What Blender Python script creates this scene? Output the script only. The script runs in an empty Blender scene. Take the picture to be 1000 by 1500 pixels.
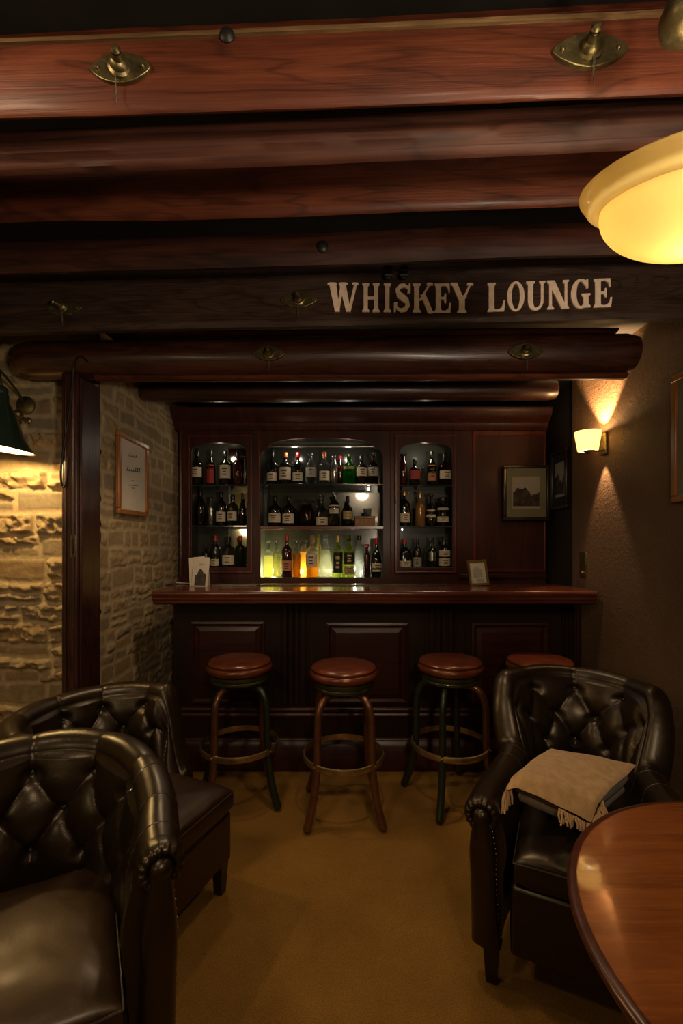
import bpy, bmesh, math, random
import numpy as np
from mathutils import Vector, Matrix, noise as mnoise
PI = math.pi
random.seed(7)
S = bpy.context.scene
COL = S.collection
# ------------------------------------------------------------------ camera numbers
EYE, F, CX, HY = 1.38, 650.0, 500.0, 800.0
def P(px, py, d):            # photograph point at distance d -> world
    return Vector(((px - CX) / F * d, d, EYE + (HY - py) / F * d))
def XX(px, d): return (px - CX) / F * d
def ZZ(py, d): return EYE + (HY - py) / F * d

# ------------------------------------------------------------------ materials
def new_mat(name):
    m = bpy.data.materials.new(name); m.use_nodes = True
    nt = m.node_tree; nt.nodes.clear()
    out = nt.nodes.new('ShaderNodeOutputMaterial')
    b = nt.nodes.new('ShaderNodeBsdfPrincipled')
    nt.links.new(b.outputs[0], out.inputs[0])
    return m, nt, b, out
def setp(b, **k):
    for n, v in k.items():
        n = n.replace('_', ' ')
        if n in b.inputs: b.inputs[n].default_value = v
def rgba(c): return (c[0], c[1], c[2], 1)
def coords(nt, scale=(1, 1, 1), kind='Object', rot=(0, 0, 0)):
    t = nt.nodes.new('ShaderNodeTexCoord'); mp = nt.nodes.new('ShaderNodeMapping')
    mp.inputs['Scale'].default_value = scale; mp.inputs['Rotation'].default_value = rot
    nt.links.new(t.outputs[kind], mp.inputs[0]); return mp.outputs[0]
def noise(nt, vec, scale, detail=4, rough=.55, dist=0):
    n = nt.nodes.new('ShaderNodeTexNoise'); n.inputs['Scale'].default_value = scale
    n.inputs['Detail'].default_value = detail; n.inputs['Roughness'].default_value = rough
    n.inputs['Distortion'].default_value = dist
    nt.links.new(vec, n.inputs['Vector']); return n.outputs['Fac']
def ramp(nt, fac, stops):
    r = nt.nodes.new('ShaderNodeValToRGB'); e = r.color_ramp.elements
    while len(e) < len(stops): e.new(.5)
    for i, (p, c) in enumerate(stops):
        e[i].position = p; e[i].color = rgba(c) if len(c) == 3 else c
    nt.links.new(fac, r.inputs[0]); return r.outputs[0]
def bump(nt, b, h, strength=.3, dist=.01):
    bp = nt.nodes.new('ShaderNodeBump'); bp.inputs['Strength'].default_value = strength
    bp.inputs['Distance'].default_value = dist
    nt.links.new(h, bp.inputs['Height']); nt.links.new(bp.outputs[0], b.inputs['Normal'])
def mixc(nt, fac, a, b, mode='MIX'):
    m = nt.nodes.new('ShaderNodeMix'); m.data_type = 'RGBA'; m.blend_type = mode
    for s, v in ((0, fac), (6, a), (7, b)):
        if isinstance(v, (int, float)): m.inputs[s].default_value = v
        elif isinstance(v, tuple): m.inputs[s].default_value = rgba(v)
        else: nt.links.new(v, m.inputs[s])
    return m.outputs[2]

def plain(name, col, rough=.5, metal=0, coat=0, spec=.5, var=.12, nscale=30, bmp=0.0):
    m, nt, b, out = new_mat(name)
    v = coords(nt); n = noise(nt, v, nscale, 3)
    c = ramp(nt, n, [(.3, tuple(x * (1 - var) for x in col)), (.7, tuple(min(1, x * (1 + var)) for x in col))])
    nt.links.new(c, b.inputs['Base Color'])
    setp(b, Roughness=rough, Metallic=metal, Coat_Weight=coat, Specular_IOR_Level=spec)
    if bmp: bump(nt, b, n, bmp, .004)
    return m

def wood(name, dark, mid, light, rough=.35, axis='x', grain=1.0, coat=.2, bmp=.25, streak=.5, nscale=2.2, figure=0):
    m, nt, b, out = new_mat(name)
    sc = {'x': (1.0, 9, 9), 'y': (9, 1.0, 9), 'z': (9, 9, 1.0)}[axis]
    v = coords(nt, sc)
    n1 = noise(nt, v, nscale * grain, 6, .6, 1.6)
    v2 = coords(nt, tuple(s * 4 if s > 2 else s for s in sc))
    n2 = noise(nt, v2, 5 * grain, 4, .6, .3)
    v3 = coords(nt, (1, 1, 1)); n3 = noise(nt, v3, 3, 3)
    if figure:
        vf = coords(nt, {'x': (1.1, 6.5, 6.5), 'z': (6.5, 6.5, 1.1), 'y': (6.5, 1.1, 6.5)}[axis]); nf = noise(nt, vf, 1.5, 2.5, .45, .7)
        ml = nt.nodes.new('ShaderNodeMath'); ml.operation = 'MULTIPLY'; ml.inputs[1].default_value = figure; nt.links.new(nf, ml.inputs[0])
        pp = nt.nodes.new('ShaderNodeMath'); pp.operation = 'PINGPONG'; pp.inputs[1].default_value = 1; nt.links.new(ml.outputs[0], pp.inputs[0])
        lines = ramp(nt, pp.outputs[0], [(.02, (.42, .38, .36)), (.30, (.9, .9, .9)), (1, (1, 1, 1))])
    c1 = ramp(nt, n1, [(.28, dark), (.5, mid), (.74, light)])
    if figure: c1 = mixc(nt, .75, c1, lines, 'MULTIPLY')
    c2 = ramp(nt, n2, [(.35, (.35, .3, .3)), (.6, (1, 1, 1))])
    c = mixc(nt, streak, c1, c2, 'MULTIPLY')
    c3 = ramp(nt, n3, [(.35, (.6, .58, .55)), (.6, (1, 1, 1))])
    c = mixc(nt, .6, c, c3, 'MULTIPLY')
    nt.links.new(c, b.inputs['Base Color'])
    rr = nt.nodes.new('ShaderNodeMapRange'); rr.inputs[3].default_value = rough * .75; rr.inputs[4].default_value = rough * 1.35
    nt.links.new(n2, rr.inputs[0]); nt.links.new(rr.outputs[0], b.inputs['Roughness'])
    setp(b, Coat_Weight=coat, Coat_Roughness=.22 if coat < .7 else .05, Specular_IOR_Level=.3 if coat < .1 else .5)
    bump(nt, b, n2, bmp, .003)
    return m

M = {}
M['beam'] = wood('reddish beam wood', (.05, .012, .006), (.115, .027, .011), (.17, .046, .018), .5, 'x', 1, .08, .4, .35, 1.3, 15)
M['beam_dark'] = wood('dark stained beam wood', (.03, .010, .006), (.065, .020, .012), (.10, .034, .018), .58, 'x', 1, .0, .25, .35, 1.5, 12)
M['red_bead'] = wood('red mahogany bead', (.07, .010, .006), (.12, .016, .010), (.16, .024, .014), .32, 'z', .7, .2, .05, .3)
M['log_wood'] = wood('polished log wood', (.028, .009, .005), (.058, .018, .010), (.09, .03, .016), .36, 'x', 1, .35, .4, .35, 1.5, 12)
M['sign_wood'] = wood('sign beam wood', (.035, .019, .013), (.055, .030, .020), (.075, .040, .026), .55, 'x', 1.6, .03, .6, .5, 2.2, 16)
M['live_edge'] = wood('pale beam edge', (.07, .035, .012), (.16, .09, .035), (.26, .16, .07), .5, 'x', 1, .1, .5)
M['mahogany'] = wood('mahogany cabinet wood', (.032, .008, .005), (.056, .014, .008), (.08, .020, .011), .45, 'z', .7, .08, .08, .3)
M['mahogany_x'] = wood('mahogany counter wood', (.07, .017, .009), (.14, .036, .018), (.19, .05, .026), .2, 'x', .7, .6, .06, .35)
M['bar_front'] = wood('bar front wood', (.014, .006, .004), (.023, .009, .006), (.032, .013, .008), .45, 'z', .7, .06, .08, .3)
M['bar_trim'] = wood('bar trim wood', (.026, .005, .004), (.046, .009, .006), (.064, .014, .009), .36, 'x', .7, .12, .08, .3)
M['post'] = wood('post wood', (.03, .009, .006), (.06, .018, .011), (.09, .028, .015), .36, 'z', 1, .2, .35, .5, 2.2, 12)
M['table'] = wood('table top wood', (.18, .048, .010), (.27, .078, .016), (.34, .108, .026), .25, 'x', 1.0, .8, .02, .22)
M['table_edge'] = wood('table edge wood', (.05, .012, .006), (.08, .02, .01), (.11, .028, .012), .3, 'x', 1, .4, .03, .3)
M['alcove'] = plain('dark alcove and shade tone', (.022, .018, .013), .6, 0, 0, .4, .2, 5)
M['inner'] = plain('cabinet interior paint', (.04, .043, .03), .45, 0, .1, .5, .2, 8)
M['ceiling'] = plain('black ceiling boards', (.010, .008, .006), .7, 0, 0, .3, .3, 6)
M['roomwall'] = plain('brown room plaster', (.07, .045, .025), .8, 0, 0, .3, .15, 7, .2)
M['brass'] = plain('aged brass', (.20, .16, .075), .38, .9, 0, .5, .3, 60, .4)
M['brass_bright'] = plain('polished brass', (.55, .38, .16), .28, 1, 0, .5, .15, 20)
M['bronze'] = plain('bronze stool frame', (.16, .066, .028), .30, .55, .4, .5, .2, 20)
M['green_metal'] = plain('dark green enamel', (.020, .028, .014), .35, .3, .3, .5, .2, 20)
M['olive_metal'] = plain('olive swivel plate', (.060, .062, .022), .38, .5, .2, .5, .2, 20)
M['ring_metal'] = plain('worn brass foot ring', (.50, .36, .16), .34, .9, 0, .5, .25, 25)
M['black_metal'] = plain('black iron', (.015, .014, .012), .45, .5, 0, .5, .2, 30)
M['string'] = plain('grey string', (.12, .10, .07), .9)
M['lamp_green'] = plain('green lamp enamel', (.018, .034, .024), .32, .1, .4, .5, .1, 10)
M['lamp_inner'] = plain('white lamp lining', (.8, .76, .65), .5)
M['steel'] = plain('brushed steel', (.45, .42, .37), .3, 1, 0, .5, .1, 30)
M['orange_wood'] = wood('honey frame wood', (.22, .07, .02), (.34, .13, .035), (.45, .19, .05), .35, 'z', 1, .3, .1, .3)
M['dark_frame'] = plain('dark picture frame', (.018, .012, .009), .3, 0, .4)
M['paper'] = plain('cream paper', (.58, .52, .42), .8, 0, 0, .3, .05, 12)
M['mount'] = plain('olive picture mount', (.20, .20, .13), .85, 0, 0, .3, .06, 12)
M['ink'] = plain('dark ink', (.03, .028, .025), .8)
M['sign_paint'] = plain('cream sign paint', (.78, .60, .47), .75, 0, 0, .3, .10, 60)
M['label'] = plain('cream label paper', (.62, .54, .40), .75, 0, 0, .3, .06, 80)
M['label_grey'] = plain('grey label paper', (.36, .34, .29), .75, 0, 0, .3, .1, 80)
M['label_gold'] = plain('gold label paper', (.48, .36, .14), .5, .3, 0, .4, .1, 60)
M['label_red'] = plain('red label paper', (.32, .03, .03), .6, 0, 0, .4, .1, 60)
M['label_orange'] = plain('orange label paper', (.55, .22, .10), .6, 0, 0, .4, .1, 60)
M['label_black'] = plain('black label paper', (.015, .015, .015), .6, 0, 0, .4, .1, 60)
M['print'] = plain('label print', (.10, .07, .05), .8)
M['cap_red'] = plain('red wax cap', (.38, .015, .02), .35, 0, .3)
M['cap_black'] = plain('black cap', (.012, .012, .012), .3, 0, .3)
M['cap_gold'] = plain('gold foil cap', (.5, .33, .12), .35, .8)
M['cap_orange'] = plain('copper cap', (.5, .16, .06), .35, .5)
M['cork'] = plain('cork stopper', (.30, .17, .08), .8)
M['cream_plastic'] = plain('aged switch plate', (.20, .14, .07), .4, .3)
M['glass_shelf'] = plain('dark glass shelf', (.018, .028, .022), .12, .0, .5)
M['button'] = plain('leather button', (.03, .022, .013), .35, 0, .3)
M['nail'] = plain('brass nailhead', (.45, .30, .15), .25, 1)
M['chair_leg'] = plain('dark chair leg', (.012, .008, .006), .35, 0, .3)
M['vent_dark'] = plain('dark print', (.06, .05, .04), .8, 0, 0, .3, .7, 25)

def leather(name, base, rough=.30, var=.3):
    m, nt, b, out = new_mat(name)
    v = coords(nt); n = noise(nt, v, 7, 4, .6, .4)
    c = ramp(nt, n, [(.3, tuple(x * (1 - var) for x in base)), (.7, tuple(x * (1 + var) for x in base))])
    nt.links.new(c, b.inputs['Base Color'])
    rr = nt.nodes.new('ShaderNodeMapRange'); rr.inputs[3].default_value = rough * .8; rr.inputs[4].default_value = rough * 1.3
    nt.links.new(n, rr.inputs[0]); nt.links.new(rr.outputs[0], b.inputs['Roughness'])
    vo = nt.nodes.new('ShaderNodeTexVoronoi'); vo.inputs['Scale'].default_value = 260; nt.links.new(v, vo.inputs['Vector'])
    n2 = noise(nt, v, 22, 3, .5, .6)
    ad = nt.nodes.new('ShaderNodeMath'); ad.operation = 'MULTIPLY_ADD'; ad.inputs[1].default_value = .12
    nt.links.new(vo.outputs[0], ad.inputs[0]); nt.links.new(n2, ad.inputs[2])
    bump(nt, b, ad.outputs[0], .35, .004)
    setp(b, Specular_IOR_Level=.5, Coat_Weight=.3, Coat_Roughness=.28)
    b.inputs['Specular Tint'].default_value = (1, .82, .6, 1)
    return m
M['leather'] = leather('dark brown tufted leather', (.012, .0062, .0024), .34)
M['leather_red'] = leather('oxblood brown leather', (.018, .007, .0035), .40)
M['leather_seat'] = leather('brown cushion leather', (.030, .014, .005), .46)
M['seat_leather'] = leather('red brown stool leather', (.12, .028, .012), .24)

def carpet():
    m, nt, b, out = new_mat('mustard brown carpet')
    v = coords(nt); n = noise(nt, v, 260, 3, .7); n2 = noise(nt, v, 3.5, 4, .6)
    c = ramp(nt, n, [(.3, (.18, .088, .016)), (.7, (.40, .215, .05))])
    c2 = ramp(nt, n2, [(.3, (.62, .6, .55)), (.7, (1, 1, 1))])
    nt.links.new(mixc(nt, .7, c, c2, 'MULTIPLY'), b.inputs['Base Color'])
    setp(b, Roughness=.95, Specular_IOR_Level=.15); bump(nt, b, n, .8, .006)
    return m
M['carpet'] = carpet()
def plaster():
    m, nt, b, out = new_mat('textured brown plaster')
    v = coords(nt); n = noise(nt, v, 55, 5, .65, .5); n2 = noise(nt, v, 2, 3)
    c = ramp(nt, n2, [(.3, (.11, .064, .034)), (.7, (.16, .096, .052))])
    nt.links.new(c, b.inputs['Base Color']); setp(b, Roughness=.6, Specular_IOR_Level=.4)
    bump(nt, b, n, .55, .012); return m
M['plaster'] = plaster()
M['khaki'] = plain('khaki plaster', (.36, .29, .13), .8, 0, 0, .3, .15, 7, .2)
def stone():
    m, nt, b, out = new_mat('tan rubble stone')
    a = nt.nodes.new('ShaderNodeAttribute'); a.attribute_name = 'tint'
    v = coords(nt); n = noise(nt, v, 26, 6, .7, .3)
    c2 = ramp(nt, n, [(.3, (.68, .66, .62)), (.68, (1, 1, 1))])
    nt.links.new(mixc(nt, .8, a.outputs['Color'], c2, 'MULTIPLY'), b.inputs['Base Color'])
    setp(b, Roughness=.9, Specular_IOR_Level=.2); bump(nt, b, n, .5, .010); return m
M['stone'] = stone()

def glow(name, col, strength):
    m, nt, b, out = new_mat(name)
    e = nt.nodes.new('ShaderNodeEmission'); e.inputs[0].default_value = rgba(col); e.inputs[1].default_value = strength
    nt.links.new(e.outputs[0], out.inputs[0]); return m
M['bulb'] = glow('warm bulb', (1, .82, .5), 22)
M['bulb_small'] = glow('warm small bulb', (1, .9, .72), 14)
def lit_glass(name, tcol, ecol, es, rough=.3, tw=.6):
    """translucent lamp glass that a bulb shines through"""
    m, nt, b, out = new_mat(name)
    setp(b, Base_Color=rgba(tcol), Roughness=rough, Coat_Weight=.5, Coat_Roughness=.15)
    b.inputs['Emission Color'].default_value = rgba(ecol); b.inputs['Emission Strength'].default_value = es
    tr = nt.nodes.new('ShaderNodeBsdfTranslucent'); tr.inputs[0].default_value = rgba(tcol)
    mx = nt.nodes.new('ShaderNodeMixShader'); mx.inputs[0].default_value = tw
    nt.links.new(b.outputs[0], mx.inputs[1]); nt.links.new(tr.outputs[0], mx.inputs[2]); nt.links.new(mx.outputs[0], out.inputs[0])
    v = coords(nt); n = noise(nt, v, 9, 3); c = ramp(nt, n, [(.3, tuple(x * .85 for x in tcol)), (.7, tcol)])
    nt.links.new(c, tr.inputs[0]); nt.links.new(c, b.inputs['Base Color'])
    return m
M['pendant_glass'] = lit_glass('yellow alabaster glass', (.90, .76, .40), (1, .74, .3), .04)
M['rim_glass'] = lit_glass('amber glass rim', (.62, .46, .18), (1, .66, .2), .10, .2, .45)
M['sconce_glass'] = lit_glass('lit cream shade', (.9, .75, .4), (1, .76, .36), 1.9)
def bottle_glass(name, tcol, glassy=.55, rough=.06):
    m, nt, b, out = new_mat(name)
    v = coords(nt); n = noise(nt, v, 12, 2)
    c = ramp(nt, n, [(.3, tuple(x * .88 for x in tcol)), (.7, tcol)])
    setp(b, Roughness=rough, Transmission_Weight=1.0, IOR=1.3, Coat_Weight=.6, Coat_Roughness=.04)
    nt.links.new(c, b.inputs['Base Color'])
    tr = nt.nodes.new('ShaderNodeBsdfTranslucent'); nt.links.new(c, tr.inputs[0])
    mx = nt.nodes.new('ShaderNodeMixShader'); mx.inputs[0].default_value = 1 - glassy
    nt.links.new(b.outputs[0], mx.inputs[1]); nt.links.new(tr.outputs[0], mx.inputs[2]); nt.links.new(mx.outputs[0], out.inputs[0])
    return m
M['g_clear'] = bottle_glass('clear glass', (.75, .78, .72), .75)
M['g_yellow'] = bottle_glass('pale yellow spirit', (.92, .90, .38), .4)
M['g_amber'] = bottle_glass('amber whiskey', (.85, .42, .04), .4)
M['g_white'] = bottle_glass('white spirit bottle', (.90, .92, .70), .35)
M['g_green'] = bottle_glass('bright green glass', (.03, .62, .08), .25)
M['g_olive'] = bottle_glass('yellow green glass', (.30, .36, .06), .45)
M['g_brown'] = bottle_glass('whiskey brown glass', (.35, .12, .04), .5)
M['g_dark'] = plain('near black glass', (.006, .007, .005), .07, 0, .8, .6)
M['g_darkred'] = plain('dark red glass', (.035, .006, .005), .07, 0, .8, .6)
M['g_darkgreen'] = plain('dark green glass', (.006, .016, .007), .07, 0, .8, .6)
M['g_gold'] = plain('gold amber bottle', (.28, .15, .04), .18, .3, .6, .6)
M['g_silver'] = plain('silvered bottle', (.35, .35, .32), .18, .9, .3)
def mirror():
    m, nt, b, out = new_mat('smoky mirror')
    v = coords(nt); n = noise(nt, v, 4, 3); c = ramp(nt, n, [(.3, (.30, .31, .27)), (.7, (.38, .39, .33))])
    nt.links.new(c, b.inputs['Base Color']); setp(b, Metallic=1.0, Roughness=.06); return m
M['mirror'] = mirror()
def fabric(name, c1, c2):
    m, nt, b, out = new_mat(name)
    v = coords(nt); w = nt.nodes.new('ShaderNodeTexWave'); w.inputs['Scale'].default_value = 130; w.inputs['Distortion'].default_value = 1.5
    nt.links.new(v, w.inputs['Vector']); n = noise(nt, v, 40, 3)
    c = ramp(nt, n, [(.3, c1), (.7, c2)]); nt.links.new(c, b.inputs['Base Color'])
    setp(b, Roughness=.95, Specular_IOR_Level=.1, Sheen_Weight=.2); bump(nt, b, w.outputs[1], .5, .003); return m
M['blanket'] = fabric('tan wool blanket', (.44, .27, .125), (.58, .37, .18))
M['blanket_under'] = fabric('taupe wool blanket', (.15, .115, .08), (.21, .16, .11))

# ------------------------------------------------------------------ geometry buffer
class G:
    def __init__(s): s.v = []; s.f = []
    def add(s, vs, fs):
        o = len(s.v); s.v += [tuple(v) for v in vs]; s.f += [tuple(i + o for i in f) for f in fs]; return s
    def box(s, x0, x1, y0, y1, z0, z1):
        vs = [(x, y, z) for z in (z0, z1) for y in (y0, y1) for x in (x0, x1)]
        return s.add(vs, [(0, 2, 3, 1), (4, 5, 7, 6), (0, 1, 5, 4), (2, 6, 7, 3), (0, 4, 6, 2), (1, 3, 7, 5)])
    def lathe(s, prof, c=(0, 0, 0), n=24, rot=None, cap=True):
        vs = []
        for r, z in prof:
            for k in range(n):
                a = 2 * PI * k / n; p = Vector((r * math.cos(a), r * math.sin(a), z))
                if rot is not None: p = rot @ p
                vs.append(p + Vector(c))
        fs = []
        for j in range(len(prof) - 1):
            for k in range(n):
                k2 = (k + 1) % n; fs.append((j * n + k, j * n + k2, (j + 1) * n + k2, (j + 1) * n + k))
        if cap:
            fs.append(tuple(range(n))[::-1]); o = (len(prof) - 1) * n; fs.append(tuple(o + k for k in range(n)))
        return s.add(vs, fs)
    def tube(s, path, r, n=10, closed=False, flat=1.0):
        path = [Vector(p) for p in path]; m = len(path); vs = []; fs = []
        up = Vector((0, 0, 1)); prev = None
        for i, p in enumerate(path):
            if closed: t = path[(i + 1) % m] - path[i - 1]
            else: t = path[min(i + 1, m - 1)] - path[max(i - 1, 0)]
            t.normalize()
            if prev is None:
                a = t.cross(up)
                if a.length < .1: a = t.cross(Vector((1, 0, 0)))
            else: a = prev - t * prev.dot(t)
            a.normalize(); prev = a; b = t.cross(a)
            rr = r[i] if isinstance(r, (list, tuple)) else r
            for k in range(n):
                q = 2 * PI * k / n; vs.append(p + a * (math.cos(q) * rr * flat) + b * (math.sin(q) * rr))
        for i in range(m if closed else m - 1):
            j = (i + 1) % m
            for k in range(n):
                k2 = (k + 1) % n; fs.append((i * n + k, i * n + k2, j * n + k2, j * n + k))
        if not closed:
            fs.append(tuple(range(n))[::-1]); fs.append(tuple((m - 1) * n + k for k in range(n)))
        return s.add(vs, fs)
    def grid(s, pts, closeu=False, closev=False):
        nu, nv = len(pts), len(pts[0]); vs = [p for row in pts for p in row]; fs = []
        for i in range(nu if closeu else nu - 1):
            for j in range(nv if closev else nv - 1):
                a, b = (i + 1) % nu, (j + 1) % nv
                fs.append((i * nv + j, a * nv + j, a * nv + b, i * nv + b))
        return s.add(vs, fs)
    def sphere(s, c, r, n=12, sz=1):
        prof = [(max(1e-4, r * math.sin(PI * i / (n // 2 + 2))), -r * sz * math.cos(PI * i / (n // 2 + 2))) for i in range(n // 2 + 3)]
        return s.lathe(prof, c, n)
    def prism(s, poly, fn, a, b):
        """poly of 2D points, fn(u,v,w)->3D; extruded w from a to b"""
        n = len(poly)
        vs = [fn(u, v, a) for u, v in poly] + [fn(u, v, b) for u, v in poly]
        fs = [tuple(range(n))[::-1], tuple(range(n, 2 * n))] + [(i, (i + 1) % n, n + (i + 1) % n, n + i) for i in range(n)]
        return s.add(vs, fs)
    def mesh(s, name, sharp=38, smooth=True):
        me = bpy.data.meshes.new(name); me.from_pydata([tuple(v) for v in s.v], [], s.f)
        bm = bmesh.new(); bm.from_mesh(me); bmesh.ops.remove_doubles(bm, verts=bm.verts, dist=1e-5)
        bmesh.ops.recalc_face_normals(bm, faces=bm.faces); bm.to_mesh(me); bm.free()
        if smooth:
            me.shade_smooth(); me.set_sharp_from_angle(angle=math.radians(sharp))
        return me
    def build(s, name, mat, parent=None, bevel=0, sharp=38, smooth=True, sub=0):
        me = s.mesh(name, sharp, smooth); me.materials.append(M[mat] if isinstance(mat, str) else mat)
        o = bpy.data.objects.new(name, me); COL.objects.link(o)
        if parent: o.parent = parent
        if bevel:
            md = o.modifiers.new('bevel', 'BEVEL'); md.width = bevel; md.segments = 2; md.limit_method = 'ANGLE'; md.angle_limit = math.radians(40)
        if sub:
            md = o.modifiers.new('sub', 'SUBSURF'); md.levels = sub; md.render_levels = sub
        return o
def thing(name, label, cat, loc=(0, 0, 0), rz=0, group=None, rot=None):
    o = bpy.data.objects.new(name, None); COL.objects.link(o); o.empty_display_size = .05
    o.location = loc; o.rotation_euler = rot if rot else (0, 0, rz)
    return tag(o, label, cat, group)
def tag(o, label, cat, group=None):
    o['label'] = label; o['category'] = cat
    if group: o['group'] = group
    return o
def struct(o): o['kind'] = 'structure'; return o
def n1(x, seed): return mnoise.noise(Vector((x, seed * 7.31, 1.7)))

# ------------------------------------------------------------------ room shell
XL, XR, Y0, YB, ZC = -2.4, 1.48, -1.7, 3.52, 2.46
struct(G().box(XL - .1, XR + .35, Y0 - .1, YB + .1, -.1, 0).build('floor', 'carpet'))
struct(G().box(XL - .1, XR + .35, Y0 - .1, YB + .1, ZC, ZC + .1).build('ceiling', 'ceiling'))
struct(G().box(XR, XR + .12, Y0, 2.846, 0, ZC).build('wall_right', 'plaster'))
struct(G().box(XR + .02, XR + .12, 2.846, YB, 0, ZC).build('wall_right_return', 'alcove'))  # near-black colour stands in for shade on this strip of wall
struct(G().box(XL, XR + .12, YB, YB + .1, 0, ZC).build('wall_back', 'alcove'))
struct(G().box(XL, XR + .12, Y0 - .1, Y0, 0, ZC).build('wall_front', 'khaki'))
struct(G().box(XL - .1, XL, Y0, 2.3, 0, ZC).build('wall_left', 'khaki'))
bb = G(); prof = [(0, 0), (-.018, 0), (-.018, .12), (-.012, .135), (-.012, .15), (0, .155)]
bb.prism(prof, lambda u, v, w: (XR + u, w, v), Y0, 2.72)
struct(bb.build('baseboard_right', 'bar_trim'))

def stone_wall(name, nu, nv, W, H, frame, seed, rough, course, length, depth):
    """heightfield of coursed rubble; frame(u,v,h)->world. u along the wall, v up"""
    rnd = random.Random(seed)
    rows = []; z = 0
    while z < H + .1:
        h = rnd.uniform(*course); xs = [-.3 - rnd.random() * .2]
        while xs[-1] < W + .4: xs.append(xs[-1] + rnd.uniform(*length) * (1.3 if h > course[1] * .8 else 1))
        rows.append((z, z + h, xs, [(rnd.random(), rnd.random(), rnd.random()) for _ in xs])); z += h
    verts = []; cols = []
    pal = [(.36, .25, .125), (.33, .235, .12), (.29, .225, .13), (.24, .20, .135), (.38, .28, .15), (.31, .20, .10), (.20, .185, .145), (.35, .26, .14)]
    mort = (.46, .355, .21)
    ws = .0075 if rough < .5 else .005
    for j in range(nv + 1):
        v = H * j / nv
        for i in range(nu + 1):
            u = W * i / nu
            q = Vector((u * 7 + seed, v * 7, seed)); q2 = Vector((u * 19 + seed, v * 19, 3.3))
            uu = u + ws * 2.0 * mnoise.noise(q) + ws * .5 * mnoise.noise(q2)
            vv = v + ws * 2.4 * mnoise.noise(q + Vector((9, 4, 2))) + ws * .6 * mnoise.noise(q2 + Vector((5, 1, 7)))
            vv = min(max(vv, 0.001), H + .05)
            for z0, z1, xs, rs in rows:
                if z0 <= vv < z1: break
            k = 0
            while k < len(xs) - 2 and xs[k + 1] < uu: k += 1
            x0, x1 = xs[k], xs[k + 1]; r = rs[k]
            # some cells are split in two thin stones
            if r[2] > .72 and z1 - z0 > course[0] * 1.2:
                zm = (z0 + z1) / 2
                if vv < zm: z1_, z0_ = zm, z0
                else: z1_, z0_ = z1, zm; r = (r[1], r[0], r[2])
            else: z0_, z1_ = z0, z1
            e = min(uu - x0, x1 - uu, vv - z0_, z1_ - vv)
            g = .006 + .005 * r[0]
            t = min(1, max(0, (e - g) / (.008 if rough < .5 else .009))); t = t * t * (3 - 2 * t)
            p3 = Vector((u * 24, v * 30, seed + k)); p4 = Vector((u * 70, v * 80, seed))
            rr = rough * (1.3 if r[1] > .42 else .12)
            hgt = t * (depth * (.15 + (.95 if r[1] > .42 else .25) * r[1]) + rr * .022 * mnoise.noise(p3) + rr * .009 * mnoise.noise(p4))
            if rough > .5:  # split ledge stones lean out at the top
                hgt += t * rr * .012 * ((vv - z0_) / (z1_ - z0_))
            hgt += .0015 * mnoise.noise(p4 * 1.7)
            verts.append(frame(u, v, hgt))
            c = pal[int(r[0] * len(pal)) % len(pal)]; c = tuple(.5 * c[a] + .5 * (.345, .255, .14)[a] for a in range(3)); s_ = .85 + .3 * r[1]
            cols.append(tuple(mort[a] * (1 - t) + c[a] * s_ * t for a in range(3)))
    n = nu + 1
    faces = [(j * n + i, j * n + i + 1, (j + 1) * n + i + 1, (j + 1) * n + i) for j in range(nv) for i in range(nu)]
    me = bpy.data.meshes.new(name); me.from_pydata(verts, [], faces)
    at = me.color_attributes.new('tint', 'FLOAT_COLOR', 'POINT')
    for i, c in enumerate(cols): at.data[i].color = (c[0], c[1], c[2], 1)
    me.shade_smooth(); me.materials.append(M['stone'])
    o = bpy.data.objects.new(name, me); COL.objects.link(o); return struct(o)
# facing wall on the left (rough ledge stone), then the side wall of the alcove
stone_wall('wall_stone_left', 210, 330, 1.22, ZC, lambda u, v, h: (-1.2 - u, 2.2 - h, v), 11, 1.0, (.06, .125), (.15, .36), .022)
stone_wall('wall_stone_side', 175, 330, 1.32, ZC, lambda u, v, h: (-1.2 + h, 2.2 + u, v), 5, .3, (.055, .115), (.08, .21), .007)
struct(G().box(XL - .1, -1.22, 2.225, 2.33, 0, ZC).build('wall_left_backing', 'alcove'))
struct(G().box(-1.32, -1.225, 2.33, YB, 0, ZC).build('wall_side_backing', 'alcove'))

# ------------------------------------------------------------------ ceiling beams
def beam(name, label, d0, m, prof, x0, x1, seed, mat, amp=.006, step=.03, kind='beam', top_strip=None):
    """prof: (local y behind the front face, world z) closed outline"""
    o = thing(name, label, kind, (0, d0, 0), -math.atan(m), 'ceiling beams')
    def sta(x, pr):
        out = []
        for i, (y, z) in enumerate(pr):
            k = z * 3.1
            out.append((x, y + amp * .6 * n1(x * 1.7 + k, seed) + .0015 * n1(x * 9, seed + i),
                        z + amp * 2.0 * n1(x * 1.25 + .15 * k, seed + 3) + amp * .5 * n1(x * 4.0 + k, seed + 9)))
        return out
    n = int((x1 - x0) / step); g = G(); rows = [sta(x0 + (x1 - x0) * i / n, prof) for i in range(n + 1)]
    g.grid(rows, closev=True); L = len(prof)
    g.f.append(tuple(range(L))); g.f.append(tuple(n * L + i for i in range(L)))
    g.build('timber', mat, o, sharp=50)
    if top_strip:
        g = G(); rows = [sta(x0 + (x1 - x0) * i / n, top_strip) for i in range(n + 1)]
        g.grid(rows, closev=True); L = len(top_strip)
        g.f.append(tuple(range(L))); g.f.append(tuple(n * L + i for i in range(L)))
        e = g.build('live_edge', 'live_edge', o, sharp=50); e['label'] = 'pale raw edge along the top of the timber'
    return o
def onbeam(px, py, d0, m):
    u = (px - CX) / F; d = d0 / (1 + m * u); return Vector((u * d, d, EYE + (HY - py) / F * d))
SL = .045
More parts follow.
